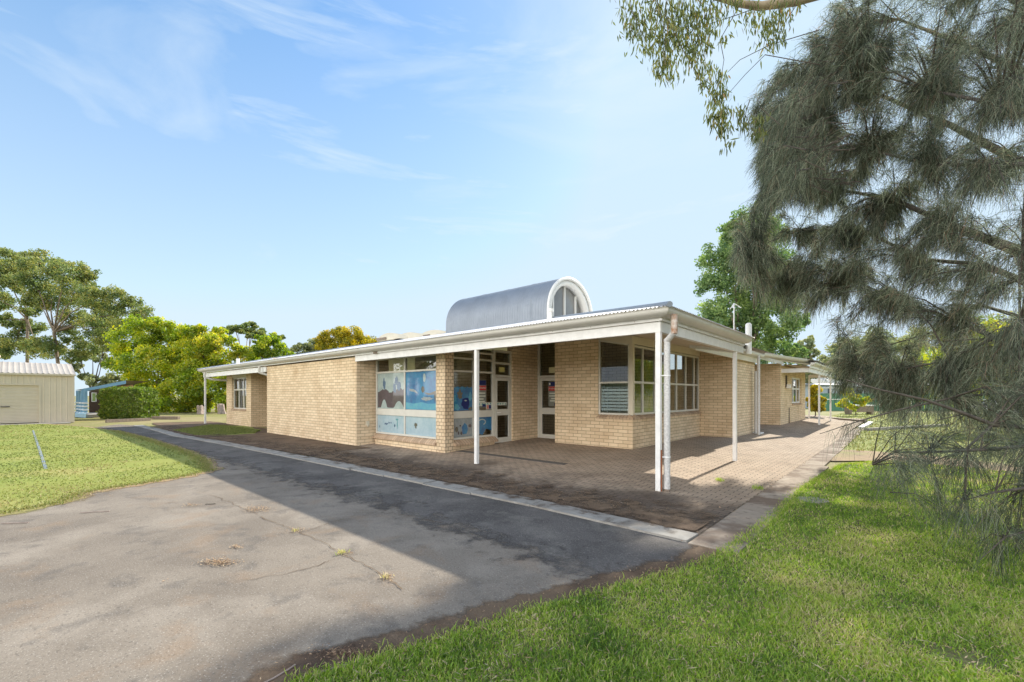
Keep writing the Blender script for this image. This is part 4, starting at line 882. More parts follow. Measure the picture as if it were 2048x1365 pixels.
# shrubs
tree('shrub', 'yellow leaved shrub beside the rear wing wall', 'shrub', (1630, 31), [(1632, 790, 14), (1628, 806, 14), (1638, 806, 12), (1626, 775, 8), (1634, 816, 10), (1640, 818, 9)], 30, .11, 9000, M['yellow'], M['bark'], flat=1, thick=.05, dmul=.5)
tree('sapling', 'yellow green young tree beside the low bench by the fence', 'tree', (1712, 36), [(1695, 785, 11), (1710, 795, 14), (1690, 805, 12), (1722, 805, 12), (1705, 815, 10), (1735, 800, 9), (1682, 812, 8), (1700, 778, 6)], 35, .13, 5000, M['bright'], M['bark'], flat=.7, thick=.05, dmul=.5, tlo=.15)
def bushbox(name, label, x0, y0, x1, y1, z1, n, mat, leaf=.09, rounding=.25):
    T = thing(name, ((x0+x1)/2, (y0+y1)/2, 0), label, 'hedge' if name == 'hedge' else 'shrub')
    c = np.array([(x0+x1)/2, (y0+y1)/2, z1/2]); h = np.array([(x1-x0)/2, (y1-y0)/2, z1/2])
    p = rng.uniform(-1, 1, (n, 3)); k = rng.integers(0, 3, n); sg = np.sign(rng.uniform(-1, 1, n)); dep = 1-np.abs(rng.normal(0, .12, n))
    p[np.arange(n), k] = sg*dep; nrm = (np.abs(p)**5).sum(1)**(1/5); p = p/np.maximum(nrm, 1)[:, None]
    p = p*(1+.05*np.sin(p[:, [1]]*9+p[:, [0]]*7)); P = c+p*h
    t = np.clip(rng.normal(.42, .2, n), 0, 1); v, q, tt = leaf_quads(P, leaf, t); np_mesh('foliage', v, q, tt, mat, T)
    s = MB(); 
    for i in range(7):
        a = (random.uniform(x0, x1)*.5+c[0]*.5, random.uniform(y0, y1)*.5+c[1]*.5, -.05); s.tube([a, (a[0], a[1], z1*.6)], [.03, .012], 5)
    s.build('stems', M['bark_dark'], T); return T
hx, hy = G(240, 838)
def hedge():
    a, b = Vector(G(196, 838)), Vector(G(284, 838)); T = None
    L_ = (b-a).length; c = (a+b)/2; n = 15000
    T = thing('hedge', (c.x, c.y, 0), 'boxy clipped green hedge in front of the blue trimmed cabin', 'hedge')
    t_ = (b-a).normalized(); u = np.array([t_.x, t_.y, 0]); w = np.array([-t_.y, t_.x, 0])
    if w[0]*F_[0]+w[1]*F_[1] < 0: w = -w
    p = rng.uniform(-1, 1, (n, 3)); k = rng.integers(0, 3, n); sg = np.sign(rng.uniform(-1, 1, n)); dep = 1-np.abs(rng.normal(0, .14, n))
    p[np.arange(n), k] = sg*dep; nrm = (np.abs(p)**6).sum(1)**(1/6); p = p/np.maximum(nrm, 1)[:, None]
    p *= (1+.05*np.sin(p[:, [0]]*8+p[:, [2]]*5)+.05*np.sin(p[:, [0]]*19+p[:, [2]]*13+1)+rng.normal(0, .025, (n, 1)))
    P = np.array([c.x, c.y, 1.08])+u*(p[:, [0]]*L_/2)+w*(p[:, [1]]*.9+.8)+np.array([0, 0, 1])*(p[:, [2]]*1.08)
    t = np.clip(rng.normal(.4, .2, n), 0, 1); v, q, tt = leaf_quads(P, .13, t); np_mesh('foliage', v, q, tt, M['hedge'], T)
    s = MB()
    for i in range(8):
        q_ = a.lerp(b, (i+.5)/8)+Vector((w[0], w[1]))*.8; s.tube([(q_.x, q_.y, -.05), (q_.x+.1, q_.y, 1.4)], [.04, .015], 5)
    s.build('stems', M['bark_dark'], T)
hedge()

# ------------------------------------------------------------------ cream steel shed
S = thing('steel_shed', (-37.5, -10, 0), 'cream ribbed steel shed with a roller door', 'shed')
sx0, sx1, sy0, sy1, sz = -34.5, -40.5, -4.92, -16.0, 2.83
ydoor1, ydoor0 = -6.33, -9.4
m = MB()
def ribbed(m, ya, yb, za, zb, x):
    vs = []; y = ya; st = .095; i = 0; pts = []
    sgn = 1 if yb > ya else -1; prof = [0, .0, .018, .018]
    while (yb-y)*sgn > 1e-6:
        pts.append((y, prof[i % 4])); y += sgn*(.165 if i % 4 == 0 else .02 if i % 4 != 2 else .03); i += 1
    pts.append((yb, 0))
    vs = [(x+p[1], p[0], za) for p in pts]+[(x+p[1], p[0], zb) for p in pts]; n = len(pts)
    m.add(vs, [(k, k+1, n+k+1, n+k) for k in range(n-1)])
ribbed(m, sy0-.12, ydoor1, 0, sz, sx0); ribbed(m, ydoor1, ydoor0, 2.24, sz, sx0); ribbed(m, ydoor0, sy1, 0, sz, sx0)
m.add([(sx0, sy0, 0), (sx1, sy0, 0), (sx1, sy0, sz), ((sx0+sx1)/2, sy0, 3.62), (sx0, sy0, sz)], [(0, 1, 2, 3, 4)])
m.add([(sx1, sy0, 0), (sx1, sy1, 0), (sx1, sy1, sz), (sx1, sy0, sz)], [(0, 1, 2, 3)]); m.add([(sx0, sy1, 0), (sx1, sy1, 0), (sx1, sy1, sz), (sx0, sy1, sz)], [(0, 1, 2, 3)])
m.box(sx0-.02, sy0-.12, 0, sx0+.03, sy0+.01, sz)
m.build('wall', M['shedcream'], S)
m = MB(); zz = 0.04; vs = []; k = 0
zs_ = np.arange(.05, 2.24, .028)
vs = [(sx0-.05+.012*math.cos(2*math.pi*z/.084), ydoor1-.06, z) for z in zs_]+[(sx0-.05+.012*math.cos(2*math.pi*z/.084), ydoor0+.06, z) for z in zs_]; n = len(zs_)
m.add(vs, [(k, k+1, n+k+1, n+k) for k in range(n-1)]); rd = m.build('roller_door', M['shedcream'], S)
m = MB(); m.box(sx0-.03, -7.86, .98, sx0+.01, -7.5, 1.02); m.build('handle', M['dark'], rd)
m = MB(); m.box(sx0-.06, ydoor1-.06, 0, sx0+.035, ydoor1+.03, 2.27); m.box(sx0-.06, ydoor0-.03, 0, sx0+.035, ydoor0+.06, 2.27); m.box(sx0-.06, ydoor0+.06, 2.21, sx0+.035, ydoor1-.06, 2.27); m.build('door_frame', M['shedcream'], S)
m = MB(); ys = np.arange(sy0+.06, sy1, -.045); vs = []
for i, y in enumerate(ys):
    dz = .03*max(0, math.cos(2*math.pi*i/5)); vs += [(sx0+.12, y, 2.90+dz), ((sx0+sx1)/2, y, 3.66+dz), (sx1-.1, y, 2.9+dz)]
m.add(vs, [(3*i+a, 3*i+3+a, 3*i+4+a, 3*i+1+a) for i in range(len(ys)-1) for a in (0, 1)]); m.build('roof', M['shedroof'], S)
m = MB(); m.box(sx0+.04, sy0+.06, 2.80, sx0+.16, sy1, 2.90); m.build('gutter', M['shedcream'], S)
m = MB(); x, y, z = (-37.4, -8.2, 3.66); m.tube([(x, y, z), (x, y, z+.2), (x, y, z+.35), (x, y, z+.5)], [.2, .3, .33, .12], 12); m.build('roof_ventilator', M['shedcream'], S)
m = MB(); m.box(sx0+.05, sy0-.2, -.02, sx0+.9, sy1, .018); o = m.build('shed_apron', M['concrete']); o['kind'] = 'structure'
# painted line across the lawn
a, b = Vector(G(66, 862)), Vector(G(92, 940)); t = (b-a).normalized(); nn = Vector((-t.y, t.x))*.028
m = MB(); m.add([(*(a-nn), .022), (*(b-nn), .022), (*(b+nn), .022), (*(a+nn), .022)], [(0, 1, 2, 3)] if True else []); o = m.build('painted_line', M['line_blue']); o['kind'] = 'structure'
if o.data.polygons[0].normal.z < 0: o.data.flip_normals()

# ------------------------------------------------------------------ cabin with blue posts
Cb = thing('cabin', (*at(215, 38), 0), 'dark timber cabin with blue verandah posts and blue fascia', 'building')
pA, pB = Vector(at(163, 33.5)), Vector(at(252, 35.3)); zA, zB = CAM[2]+(790-783)*33.5/885, CAM[2]+(790-767)*35.5/885
def ribbon(name, a, b, z0a, z1a, z0b, z1b, th, mat, parent):
    t = (b-a).normalized(); nn = Vector((-t.y, t.x))*th
    vs = [(*a, z0a), (*b, z0b), (*b, z1b), (*a, z1a), (*(a+nn), z0a), (*(b+nn), z0b), (*(b+nn), z1b), (*(a+nn), z1a)]
    m = MB(); m.add(vs, [(0, 1, 2, 3), (7, 6, 5, 4), (0, 4, 5, 1), (3, 2, 6, 7), (0, 3, 7, 4), (1, 5, 6, 2)]); return m.build(name, mat, parent)
ribbon('fascia', pA, pB, zA-.05, zA+.16, zB-.05, zB+.22, .06, M['blue'], Cb)
back = Vector(F_)*2.2
wA, wB = Vector(at(178, 36.5)), Vector(at(270, 38.5))
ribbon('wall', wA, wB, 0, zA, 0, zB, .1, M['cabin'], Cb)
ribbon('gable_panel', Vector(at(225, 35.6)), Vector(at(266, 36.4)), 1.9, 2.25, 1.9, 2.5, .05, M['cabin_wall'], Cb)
ribbon('window', Vector(at(183, 36.2)), Vector(at(193, 36.3)), 1.1, 1.85, 1.1, 1.85, .03, M['hedge'] if False else M['white_metal'], Cb)
ribbon('window_pane', Vector(at(184.5, 36.05)), Vector(at(190.5, 36.1)), 1.15, 1.8, 1.15, 1.8, .02, M['dusty'] if False else pmat('green_pane', (.25, .36, .12), .3), Cb)
a, b = Vector(at(150, 34.6)), Vector(at(163, 33.5))
m = MB(); m.add([(*pA, zA+.17), (*pB, zB+.23), (*(pB+back), zB+.2), (*(pA+back), zA+.2)], [(0, 1, 2, 3)]); m.add([(*pA, zA+.165), (*(pA+back), zA+.2), (*(a+back), 1.9), (*a, zA+.1)], [(0, 1, 2, 3)]); m.build('roof', M['timber'], Cb)
for px, d in ((171.5, 32.9), (165, 33.6), (159.5, 34.4), (155, 35.2)):
    x, y = at(px, d); m = MB(); m.box(x-.09, y-.09, 0, x+.09, y+.09, CAM[2]+(790-782)*d/885); m.build('post', M['blue'], Cb)
    m = MB()
    for z in (.25, .5, .75, 1.0): m.box(x-.16, y-.16, z, x+.16, y+.16, z+.1)
    m.build('rail_block', M['white_metal'], Cb)
m = MB(); a, b = at(150, 33.2), at(172, 32); m.add([(*a, .3), (*b, .3), (*at(178, 34), .3), (*at(152, 36), .3), (*a, 0), (*b, 0)], [(0, 1, 2, 3), (4, 5, 1, 0)]); m.build('deck', M['blue'], Cb)
a, b, c, d_ = at(172, 32.2), at(200, 32.6), at(200, 37), at(172, 36); m = MB(); m.add([(*a, .22), (*b, .22), (*c, .22), (*d_, .22), (*a, 0), (*b, 0)], [(0, 1, 2, 3), (4, 5, 1, 0)]); m.build('verandah_floor', M['concrete'], Cb)

# stumps, logs, bench
def stump(px, py, w, h, label, seed, lean):
    x, y = G(px, py); r = random.Random(seed); n = 14; vs = []
    T = None
    rows = [(0, 1.1), (.25, .95), (.6, .9), (.9, .92), (1.0, .86)]
    for zf, rf in rows:
        for k in range(n):
            t = 2*math.pi*k/n; q = w/2*rf*(1+.18*math.sin(k*2.3+seed)+r.uniform(-.05, .05)); vs.append((x+q*math.cos(t)+lean*zf, y+q*math.sin(t)+lean*zf*.6, h*zf*(1+(.12*math.sin(k*1.7) if zf == 1 else 0))))
    fs = [(i*n+k, i*n+(k+1) % n, (i+1)*n+(k+1) % n, (i+1)*n+k) for i in range(len(rows)-1) for k in range(n)]+[tuple(range((len(rows)-1)*n, len(rows)*n))]
    m = MB(); m.add(vs, fs, False); o = m.build('tree_stump', M['pale_wood']); tag(o, label, 'stump', 'split grey tree stumps')
stump(401, 829, .50, .72, 'narrow split grey tree stump left of the far verandah post', 1, -.04)
stump(444, 828, .58, .80, 'wider leaning grey tree stump right of the far verandah post', 5, -.12)
def log(name, label, p, q, w, h, mat, cat='timber edging', z=0.):
    a, b = Vector(p), Vector(q); t = (b-a).normalized(); nn = Vector((-t.y, t.x))*w/2; m = MB()
    c = [a-nn, b-nn, b+nn, a+nn]; m.add([(*v, z-.02) for v in c]+[(*v, z+h) for v in c], [(0, 3, 2, 1), (4, 5, 6, 7), (0, 1, 5, 4), (1, 2, 6, 5), (2, 3, 7, 6), (3, 0, 4, 7)])
    o = m.build(name, mat); return tag(o, label, cat, None)
log('sleeper', 'long timber sleeper edging the leafy bed in front of the hedge', G(212, 845), G(300, 841), .2, .16, M['timber'])
log('sleeper', 'short dark timber sleeper lying right of the hedge bed', G(306, 838), G(358, 838.5), .2, .18, M['timber'])
log('edging_log', 'dark timber edging along the far end of the paving', (-2.0, 31.1), (1.5, 26.5), .16, .14, M['timber'])
log('edging_log', 'short white kerb block at the far corner of the paving', G(1722, 858), G(1742, 847), .22, .10, M['white'])
log('edging_log', 'long bleached log edging the far lawn', G(1733, 862), G(1892, 853), .2, .12, M['pale_wood'] if False else M['concrete'])
x, y = G(1718, 829)
bt_ = thing('bench', (x, y, 0), 'brown timber bench with a pale top near the green fence', 'bench')
u = Vector(R_)*1.15; w_ = Vector(F_)*.35; c = Vector((x, y))
def slab(nm, z0, z1, su, sw, mat, par, cu=0.):
    cc = c+u*cu; q = [cc-u*su-w_*sw, cc+u*su-w_*sw, cc+u*su+w_*sw, cc-u*su+w_*sw]; m = MB(); m.add([(*v, z0) for v in q]+[(*v, z1) for v in q], [(0, 3, 2, 1), (4, 5, 6, 7), (0, 1, 5, 4), (1, 2, 6, 5), (2, 3, 7, 6), (3, 0, 4, 7)]); return m.build(nm, mat, par)
slab('seat', .72, .80, 1, 1, M['white'], bt_); slab('front_panel', .2, .71, .92, .8, M['timber'], bt_); slab('leg', 0, .2, .08, .8, M['timber'], bt_, -.8); slab('leg', 0, .2, .08, .8, M['timber'], bt_, .8)

# green boundary fence, white rail fence, neighbour buildings
def fence():
    a, b = Vector(at(1620, 47)), Vector(at(2100, 47)); T = thing('steel_fence', (*a, 0), 'dark green ribbed steel boundary fence behind the lawn', 'fence')
    t = (b-a).normalized(); nn = Vector((t.y, -t.x)); L_ = (b-a).length; n = int(L_/.09); m = MB(); vs = []
    for k in range(n+1):
        p = a+t*(L_*k/n)+nn*(.02 if k % 4 in (0, 1) else 0); vs += [(*p, -.05), (*p, 1.80)]
    m.add(vs, [(2*k, 2*k+2, 2*k+3, 2*k+1) for k in range(n)]); m.build('panel', M['fence'], T)
    m = MB(); m.tube([(*(a+nn*.05), 1.80), (*(b+nn*.05), 1.80)], .03, 6); m.build('capping', M['fence'], T)
    a, b = Vector(at(1640, 41)), Vector(at(2100, 36)); T = thing('rail_fence', (*a, 0), 'thin white pipe rail fence in front of the green fence', 'fence')
    m = MB(); m.tube([(*a, 1.25), (*b, 1.25)], .035, 6); m.build('rail', M['white_metal'], T)
    m = MB(); m.tube([(*a, 2.3), (*a.lerp(b, .15), 2.3)], .03, 6); m.build('rail', M['white_metal'], T)
    for k in range(8): p = a.lerp(b, k/7); m = MB(); m.tube([(*p, 0), (*p, 1.27)], .03, 6); m.build('post', M['white_metal'], T)
fence()
def house(name, label, a, b, depth, z1, zr, wall, roofm, cat='building', hip=False):
    a, b = Vector(a), Vector(b); t = (b-a).normalized(); nn = Vector((-t.y, t.x))
    if nn.dot(Vector(F_)) < 0: nn = -nn
    T = thing(name, (*((a+b)/2), 0), label, cat); q = [a, b, b+nn*depth, a+nn*depth]; m = MB()
    m.add([(*v, -.05) for v in q]+[(*v, z1) for v in q], [(0, 1, 5, 4), (1, 2, 6, 5), (2, 3, 7, 6), (3, 0, 4, 7)])
    m.build('wall', wall, T)
    a2, b2 = a-t*.5-nn*.5, b+t*.5-nn*.5; c2, d2_ = b2+nn*(depth+1), a2+nn*(depth+1); r0, r1 = a2+nn*(depth/2+.5)+(t*2 if hip else t*0), b2+nn*(depth/2+.5)-(t*2 if hip else t*0)
    m = MB(); m.add([(*a2, z1), (*b2, z1), (*c2, z1), (*d2_, z1), (*r0, zr), (*r1, zr)], [(0, 1, 5, 4), (2, 3, 4, 5), (1, 2, 5), (3, 0, 4)]); m.build('roof', roofm, T)
    m = MB(); w1 = a.lerp(b, .3)-nn*.02; w2 = a.lerp(b, .42)-nn*.02; m.add([(*w1, 1.0), (*w2, 1.0), (*w2, z1-.4), (*w1, z1-.4)], [(0, 1, 2, 3)]); m.build('window', M['carglass'], T)
    m = MB(); m.box(r0.x-.3+t.x*2, r0.y-.3+t.y*2, zr-.1, r0.x+.3+t.x*2, r0.y+.3+t.y*2, zr+.5); m.build('chimney', roofm, T)
    return T
house('neighbour_house', 'low blue grey house behind the left part of the green fence', at(1640, 54), at(1690, 55), 8, 2.9, 3.2, M['bluegrey'], M['vault'])
house('neighbour_house', 'pale gabled house showing over the middle of the green fence', at(1684, 60), at(1775, 62), 9, 2.8, 4.4, M['bluegrey'], M['vault_rim'])
house('neighbour_house', 'long dark walled house with a bright white roof behind the fence', at(1780, 58), at(2120, 58), 9, 3.0, 3.9, M['dark_wall'], M['roof_white'])
# parked car behind the sheoak, far right
def car():
    cx_, cy_ = at(2022, 30); T = thing('parked_car', (cx_, cy_, 0), 'silver car parked by the fence behind the sheoak branches', 'car')
    u, w = Vector(R_), Vector(F_)
    prof = [(-2.1, .35), (-2.15, .75), (-1.9, .9), (-1.2, .98), (-.6, 1.42), (.7, 1.45), (1.5, 1.0), (2.1, .9), (2.15, .4)]
    def ext(pr, w0, w1, nm, mat, par=T):
        m = MB(); n = len(pr); vs = [(cx_+u.x*a+w.x*k, cy_+u.y*a+w.y*k, z) for k in (w0, w1) for a, z in pr]
        m.add(vs, [tuple(range(n)), tuple(range(n, 2*n))[::-1]]+[(i, (i+1) % n, n+(i+1) % n, n+i) for i in range(n)]); return m.build(nm, mat, par)
    ext(prof, -.85, .85, 'body', M['car'])
    ext([(-1.05, .98), (-.55, 1.36), (.62, 1.38), (1.25, 1.0)], -.86, .86, 'window', M['carglass'])
    for a in (-1.3, 1.35):
        for k in (-.9, .72):
            wh = ext([(a+.33*math.cos(t), .33+.33*math.sin(t)) for t in np.linspace(0, 2*math.pi, 18)[:-1]], k, k+.18, 'wheel', M['tyre'])
    for k in (-.7, .6): ext([(-2.17, .6), (-2.12, .6), (-2.12, .75), (-2.17, .75)], k, k+.2, 'headlight', M['white_metal'])
car()
# building behind the photographer, seen only mirrored in the bay window
def mirror_building():
    T = thing('classroom_block', (-15.5, -19, 0), 'pale blue slatted classroom mirrored in the corner bay window', 'building')
    y0 = -18.0; m = MB(); m.box(-21, y0-8, -.05, -11, y0, 2.7); m.build('wall', M['dark_wall'], T)
    m = MB()
    for k in range(9): z = .35+.27*k; m.box(-21, y0+.06, z, -11, y0+.10, z+.19)
    for x in np.arange(-21, -10.9, 1.1): m.box(x-.03, y0+.10, .2, x+.03, y0+.14, 2.75)
    m.build('slat_screen', pmat('pale_slat_blue', (.55, .68, .74), .5), T)
    m = MB(); m.add([(-21.5, y0+.7, 2.7), (-10.5, y0+.7, 2.7), (-10.5, y0-9, 2.7), (-21.5, y0-9, 2.7), (-21.5, y0-4, 4.6), (-10.5, y0-4, 4.6)], [(0, 1, 5, 4), (2, 3, 4, 5), (1, 2, 5), (3, 0, 4)]); m.build('roof', M['vault'], T)
mirror_building()
def simple_tree(name, label, x, y, h, R, n, leaf, mat, bark, seed):
    r = np.random.default_rng(seed); T = thing(name, (x, y, 0), label, 'tree'); V, Q, TT, off = [], [], [], 0; m = MB()
    m.tube([(x, y, -.1), (x+.3, y, h*.35), (x+.2, y+.2, h*.6)], [.3, .22, .12], 8)
    for i in range(16):
        c = np.array([x, y, h*.68])+r.normal(size=3)*np.array([R*.5, R*.5, h*.17]); m.tube([(x+.3, y, h*.35), ((x+c[0])/2, (y+c[1])/2, c[2]*.8), tuple(c)], [.12, .07, .02], 6)
        k = n//16; p = c+rnd_dirs(k)*(r.uniform(0, 1, k)**.5)[:, None]*R*.33; v, q, tt = leaf_quads(p, leaf, np.clip(r.normal(.45, .2, k), 0, 1)); V.append(v); Q.append(q+off); TT.append(tt); off += len(v)
    np_mesh('crown', np.concatenate(V), np.concatenate(Q), np.concatenate(TT), mat, T); m.build('trunk', bark, T)
simple_tree('gum_tree', 'pale trunked gum tree mirrored in the upper mural panes', -30, -15, 10, 5, 9000, .25, M['gumfar'], M['bark_pale'], 3)
simple_tree('gum_tree', 'leafy gum tree mirrored at the left of the mural panes', -38, -22, 11, 6, 9000, .28, M['gumfar'], M['bark_pale'], 4)

# ------------------------------------------------------------------ sheoak over the right side
def inside(poly, x, y):
    c = False; j = len(poly)-1
    for i in range(len(poly)):
        xi, yi = poly[i]; xj, yj = poly[j]
        if (yi > y) != (yj > y) and x < (xj-xi)*(y-yi)/(yj-yi)+xi: c = not c
        j = i
    return c
def strands(origins, dirs, n_per, length, width, spread, droop, seg=4, t_mean=.4, scale_far=False, t_sd=.2):
    """tufts of fine hanging branchlets"""
    O = np.repeat(origins, n_per, 0); D = np.repeat(dirs, n_per, 0); n = len(O)
    D = D+rng.normal(0, spread, (n, 3)); D /= np.linalg.norm(D, axis=1, keepdims=True)
    O = O+rng.normal(0, .03, (n, 3))
    Ls = length*rng.uniform(.5, 1.3, n); dr = droop*rng.uniform(.5, 1.5, n)
    zd = np.clip(((O[:, 0]-CAM[0])*F_[0]+(O[:, 1]-CAM[1])*F_[1])/8., .6, 1.5) if scale_far else np.ones(n)
    Ls = Ls*zd**.6
    side = np.cross(D, rnd_dirs(n)); side /= np.linalg.norm(side, axis=1, keepdims=True)+1e-9
    bend = rng.normal(0, .18, (n, 3)); V = []
    for k in range(seg+1):
        f = k/seg; p = O+D*(Ls*f)[:, None]+bend*((Ls*f*f)[:, None]); p[:, 2] -= dr*Ls*f*f
        w = (width*(1-.55*f)/2)*zd[:, None]; V += [p-side*w, p+side*w]
    V = np.stack(V, 1); base = (np.arange(n)*(2*(seg+1)))[:, None, None]
    q = np.array([[2*k, 2*k+1, 2*k+3, 2*k+2] for k in range(seg)])[None]+base
    t = np.clip(rng.normal(t_mean, t_sd, n)+np.repeat(rng.normal(0, .16, len(origins)), n_per), 0, 1); tt = np.repeat(t, 2*(seg+1))
    return V.reshape(-1, 3), q.reshape(-1, 4), tt
def sheoak():
    tx, ty = at(2330, 6.2)
    T = thing('sheoak_tree', (tx, ty, 0), 'large drooping grey green sheoak filling the right side above the lawn', 'tree')
    wood = MB(); TRK = [Vector((tx, ty, -.1)), Vector((tx-.1, ty, 1.5)), Vector((tx-.2, ty+.1, 3.2)), Vector((tx-.1, ty, 5.5)), Vector((tx, ty, 8.5))]
    wood.tube(TRK, [.28, .24, .20, .15, .08], 10)
    limbs = [  # px, py, d control points from the trunk outwards, radius
        ([(2200, 560, 6.3), (2060, 510, 6.2), (1990, 485, 6.0), (1900, 450, 5.8), (1790, 400, 5.6), (1650, 375, 5.3), (1560, 372, 5.2)], .085),
        ([(2180, 640, 6.4), (2040, 560, 6.2), (1970, 530, 6.0), (1850, 520, 5.9), (1720, 460, 5.6), (1600, 460, 5.5), (1500, 500, 5.4)], .05),
        ([(2200, 770, 6.0), (2050, 700, 6.0), (1930, 650, 5.9), (1800, 600, 5.8), (1700, 560, 5.8), (1600, 540, 5.7)], .045),
        ([(2200, 420, 6.5), (2050, 330, 6.6), (1900, 250, 6.6), (1760, 190, 6.4), (1640, 150, 6.2), (1560, 150, 6.2)], .07),
        ([(2200, 260, 6.5), (2060, 150, 6.8), (1930, 90, 7.0), (1800, 40, 7.0), (1700, 40, 6.8)], .06),
        ([(2200, 120, 6.5), (2080, 40, 6.6), (1980, -40, 6.6), (1850, -80, 6.8)], .08),
        ([(2200, 850, 5.2), (2060, 856, 5.0), (1985, 850, 4.9), (1930, 828, 4.8), (1850, 800, 4.8), (1760, 780, 4.9), (1690, 760, 5.0)], .028),
        ([(2200, 800, 6.2), (2050, 780, 6.2), (1900, 797, 6.0), (1790, 822, 5.8), (1720, 842, 5.7), (1640, 868, 5.6)], .02),
        ([(2200, 900, 4.6), (2060, 892, 4.5), (1960, 900, 4.4), (1860, 905, 4.4), (1790, 905, 4.4), (1745, 930, 4.3)], .022),
        ([(1985, 850, 4.9), (1930, 900, 4.6), (1860, 925, 4.5), (1780, 985, 4.4)], .012),
        ([(2200, 960, 4.2), (2060, 975, 4.0), (1990, 985, 3.9), (1930, 1000, 3.9)], .018),
        ([(2200, 1000, 4.0), (2100, 1050, 3.8), (2010, 1075, 3.8), (1960, 1120, 3.7)], .014),
        ([(2180, 700, 6.6), (2060, 640, 6.7), (1960, 610, 6.8), (1880, 660, 6.8), (1780, 690, 6.7), (1680, 700, 6.6)], .035),
        ([(2100, 330, 5.4), (1980, 330, 5.2), (1860, 330, 5.1), (1740, 300, 5.0), (1620, 290, 5.0), (1540, 330, 4.9)], .035),
        ([(2150, 200, 5.4), (2000, 210, 5.2), (1860, 180, 5.2), (1740, 120, 5.2)], .035),
        ([(2150, 600, 5.4), (2040, 650, 5.2), (1900, 720, 5.0), (1800, 740, 5.0), (1720, 735, 5.0)], .03),
    ]
    curves = []
    def deep(px, py): return 0. if py > 845 else 7.4*max(0., min(1., (2070-px)/500))
    for pts, r in limbs:
        P = [Vector(P3(a, b, c+deep(a, b)*(0 if pts[0][1] > 790 else 1))) for a, b, c in pts]; r *= 1.15; n = len(P); wood.tube(P, [r*(1-.85*i/(n-1)) for i in range(n)], 7); curves.append((P, r))
    poly = [(1720, -60), (1640, 40), (1600, 90), (1548, 130), (1515, 180), (1505, 215), (1525, 280), (1518, 330), (1530, 375), (1480, 430), (1455, 490), (1475, 545), (1520, 590), (1570, 622), (1625, 622), (1650, 600), (1672, 612), (1655, 690), (1640, 735), (1680, 790), (1730, 805), (1800, 830), (1860, 850), (1920, 870), (2120, 880), (2120, -60)]
    low = [(1740, 820), (1775, 900), (1800, 950), (1870, 960), (1880, 1020), (1950, 1060), (1960, 1110), (2110, 1110), (2110, 860), (1900, 850)]
    holes = [(1990, 470, 60, 25), (2010, 545, 60, 30), (1950, 540, 50, 20), (1700, 600, 22, 40), (1930, 660, 30, 22), (2020, 600, 40, 30), (1890, 640, 25, 20), (1780, 420, 20, 16), (1720, 660, 26, 34), (1850, 770, 60, 14), (1700, 250, 14, 20), (1990, 640, 36, 20), (1750, 340, 16, 12), (1960, 420, 22, 14)]
    origins, dirs = [], []
    r = random.Random(11)
    def inhole(x, y): return any(((x-a)/b)**2+((y-c)/e)**2 < 1 for a, c, b, e in holes)
    # sub-branches arching out of the limbs through the crown
    def nearest(p):
        best = None
        for P, rr in curves:
            for i in range(1, len(P)):
                dd = (P[i]-p).length
                if P[i-1].x > p.x-1.2 and (best is None or dd < best[0]): best = (dd, P[i])
        return best[1]
    nb = 0
    while nb < 1050:
        x, y = r.uniform(1450, 2110), r.uniform(-60, 880)
        if not inside(poly, x, y) or (inhole(x, y) and r.random() < .8): continue
        if x > 1650 and r.random() < .25+.40*(x-1650)/400: continue
        if math.sin(x*.031+2)+math.sin(y*.037+x*.011)+math.sin((x-y)*.023) > 1.25 and r.random() < .8: continue
        d = r.uniform(4.5, 6.3)+deep(x, 0)*r.uniform(.86, 1.06)
        tip = Vector(P3(x, y, d)); st = nearest(tip); L_ = (tip-st).length
        if L_ > 1.3: st = tip+(st-tip)*(1.3/L_); L_ = 1.3
        mid = st.lerp(tip, .5)+Vector((0, 0, .12*L_)); rr = .007+.009*L_
        wood.tube([st, mid, tip], [rr, rr*.6, rr*.25], 4, False); nb += 1
        dv = (tip-mid).normalized()
        for k in range(15):
            f = r.uniform(.1, 1.05); p = st.lerp(mid, f*2) if f < .5 else mid.lerp(tip, (f-.5)*2)
            origins.append(p+Vector((r.gauss(0, .05), r.gauss(0, .05), r.gauss(0, .04)))); dirs.append(dv+Vector((0, 0, -.35)))
    k_ = 0; tries = 0
    while k_ < 190 and tries < 60000:
        tries += 1; x0, y0, h = r.uniform(.15, 2.0), r.uniform(-7.8, -4.75), r.uniform(5.2, 9.6)
        X, Y = x0-.028*h, y0+1.402*h; dx, dyy = X-CAM[0], Y-CAM[1]; dep = dx*F_[0]+dyy*F_[1]; px = 1024+885*(dx*R_[0]+dyy*R_[1])/dep; py = 790-885*(h-CAM[2])/dep
        if not inside(poly, px, py): continue
        if math.sin(X*4.1+h*2.3)+math.sin(Y*2.7-h*3.1)+math.sin(X*7.0+Y*5.0) < -.35: continue
        tip = Vector((X, Y, h)); ra = r.uniform(-1.1, 1.3); st = tip+Vector((.75*math.cos(ra), .75*math.sin(ra), r.uniform(-.25, .45)))
        mid = st.lerp(tip, .5)+Vector((r.uniform(-.08, .08), r.uniform(-.08, .08), .14)); wood.tube([st, mid, tip], [.011, .007, .003], 4, False); dv = (tip-mid).normalized(); k_ += 1
        for k in range(12): f = r.uniform(0, 1); origins.append(mid.lerp(tip, f)+Vector((r.gauss(0, .06), r.gauss(0, .06), r.gauss(0, .05)))); dirs.append(dv+Vector((0, 0, -.4)))
    O = np.array([tuple(p) for p in origins]); D = np.array([tuple(p) for p in dirs])
    V1, Q1, T1 = strands(O, D, 10, .235, .0072, .72, .60, seg=3, scale_far=True, t_sd=.30)
    # brown-tinted older growth
    nb2 = len(T1)
    # sparse low curtain
    o2, d2 = [], []
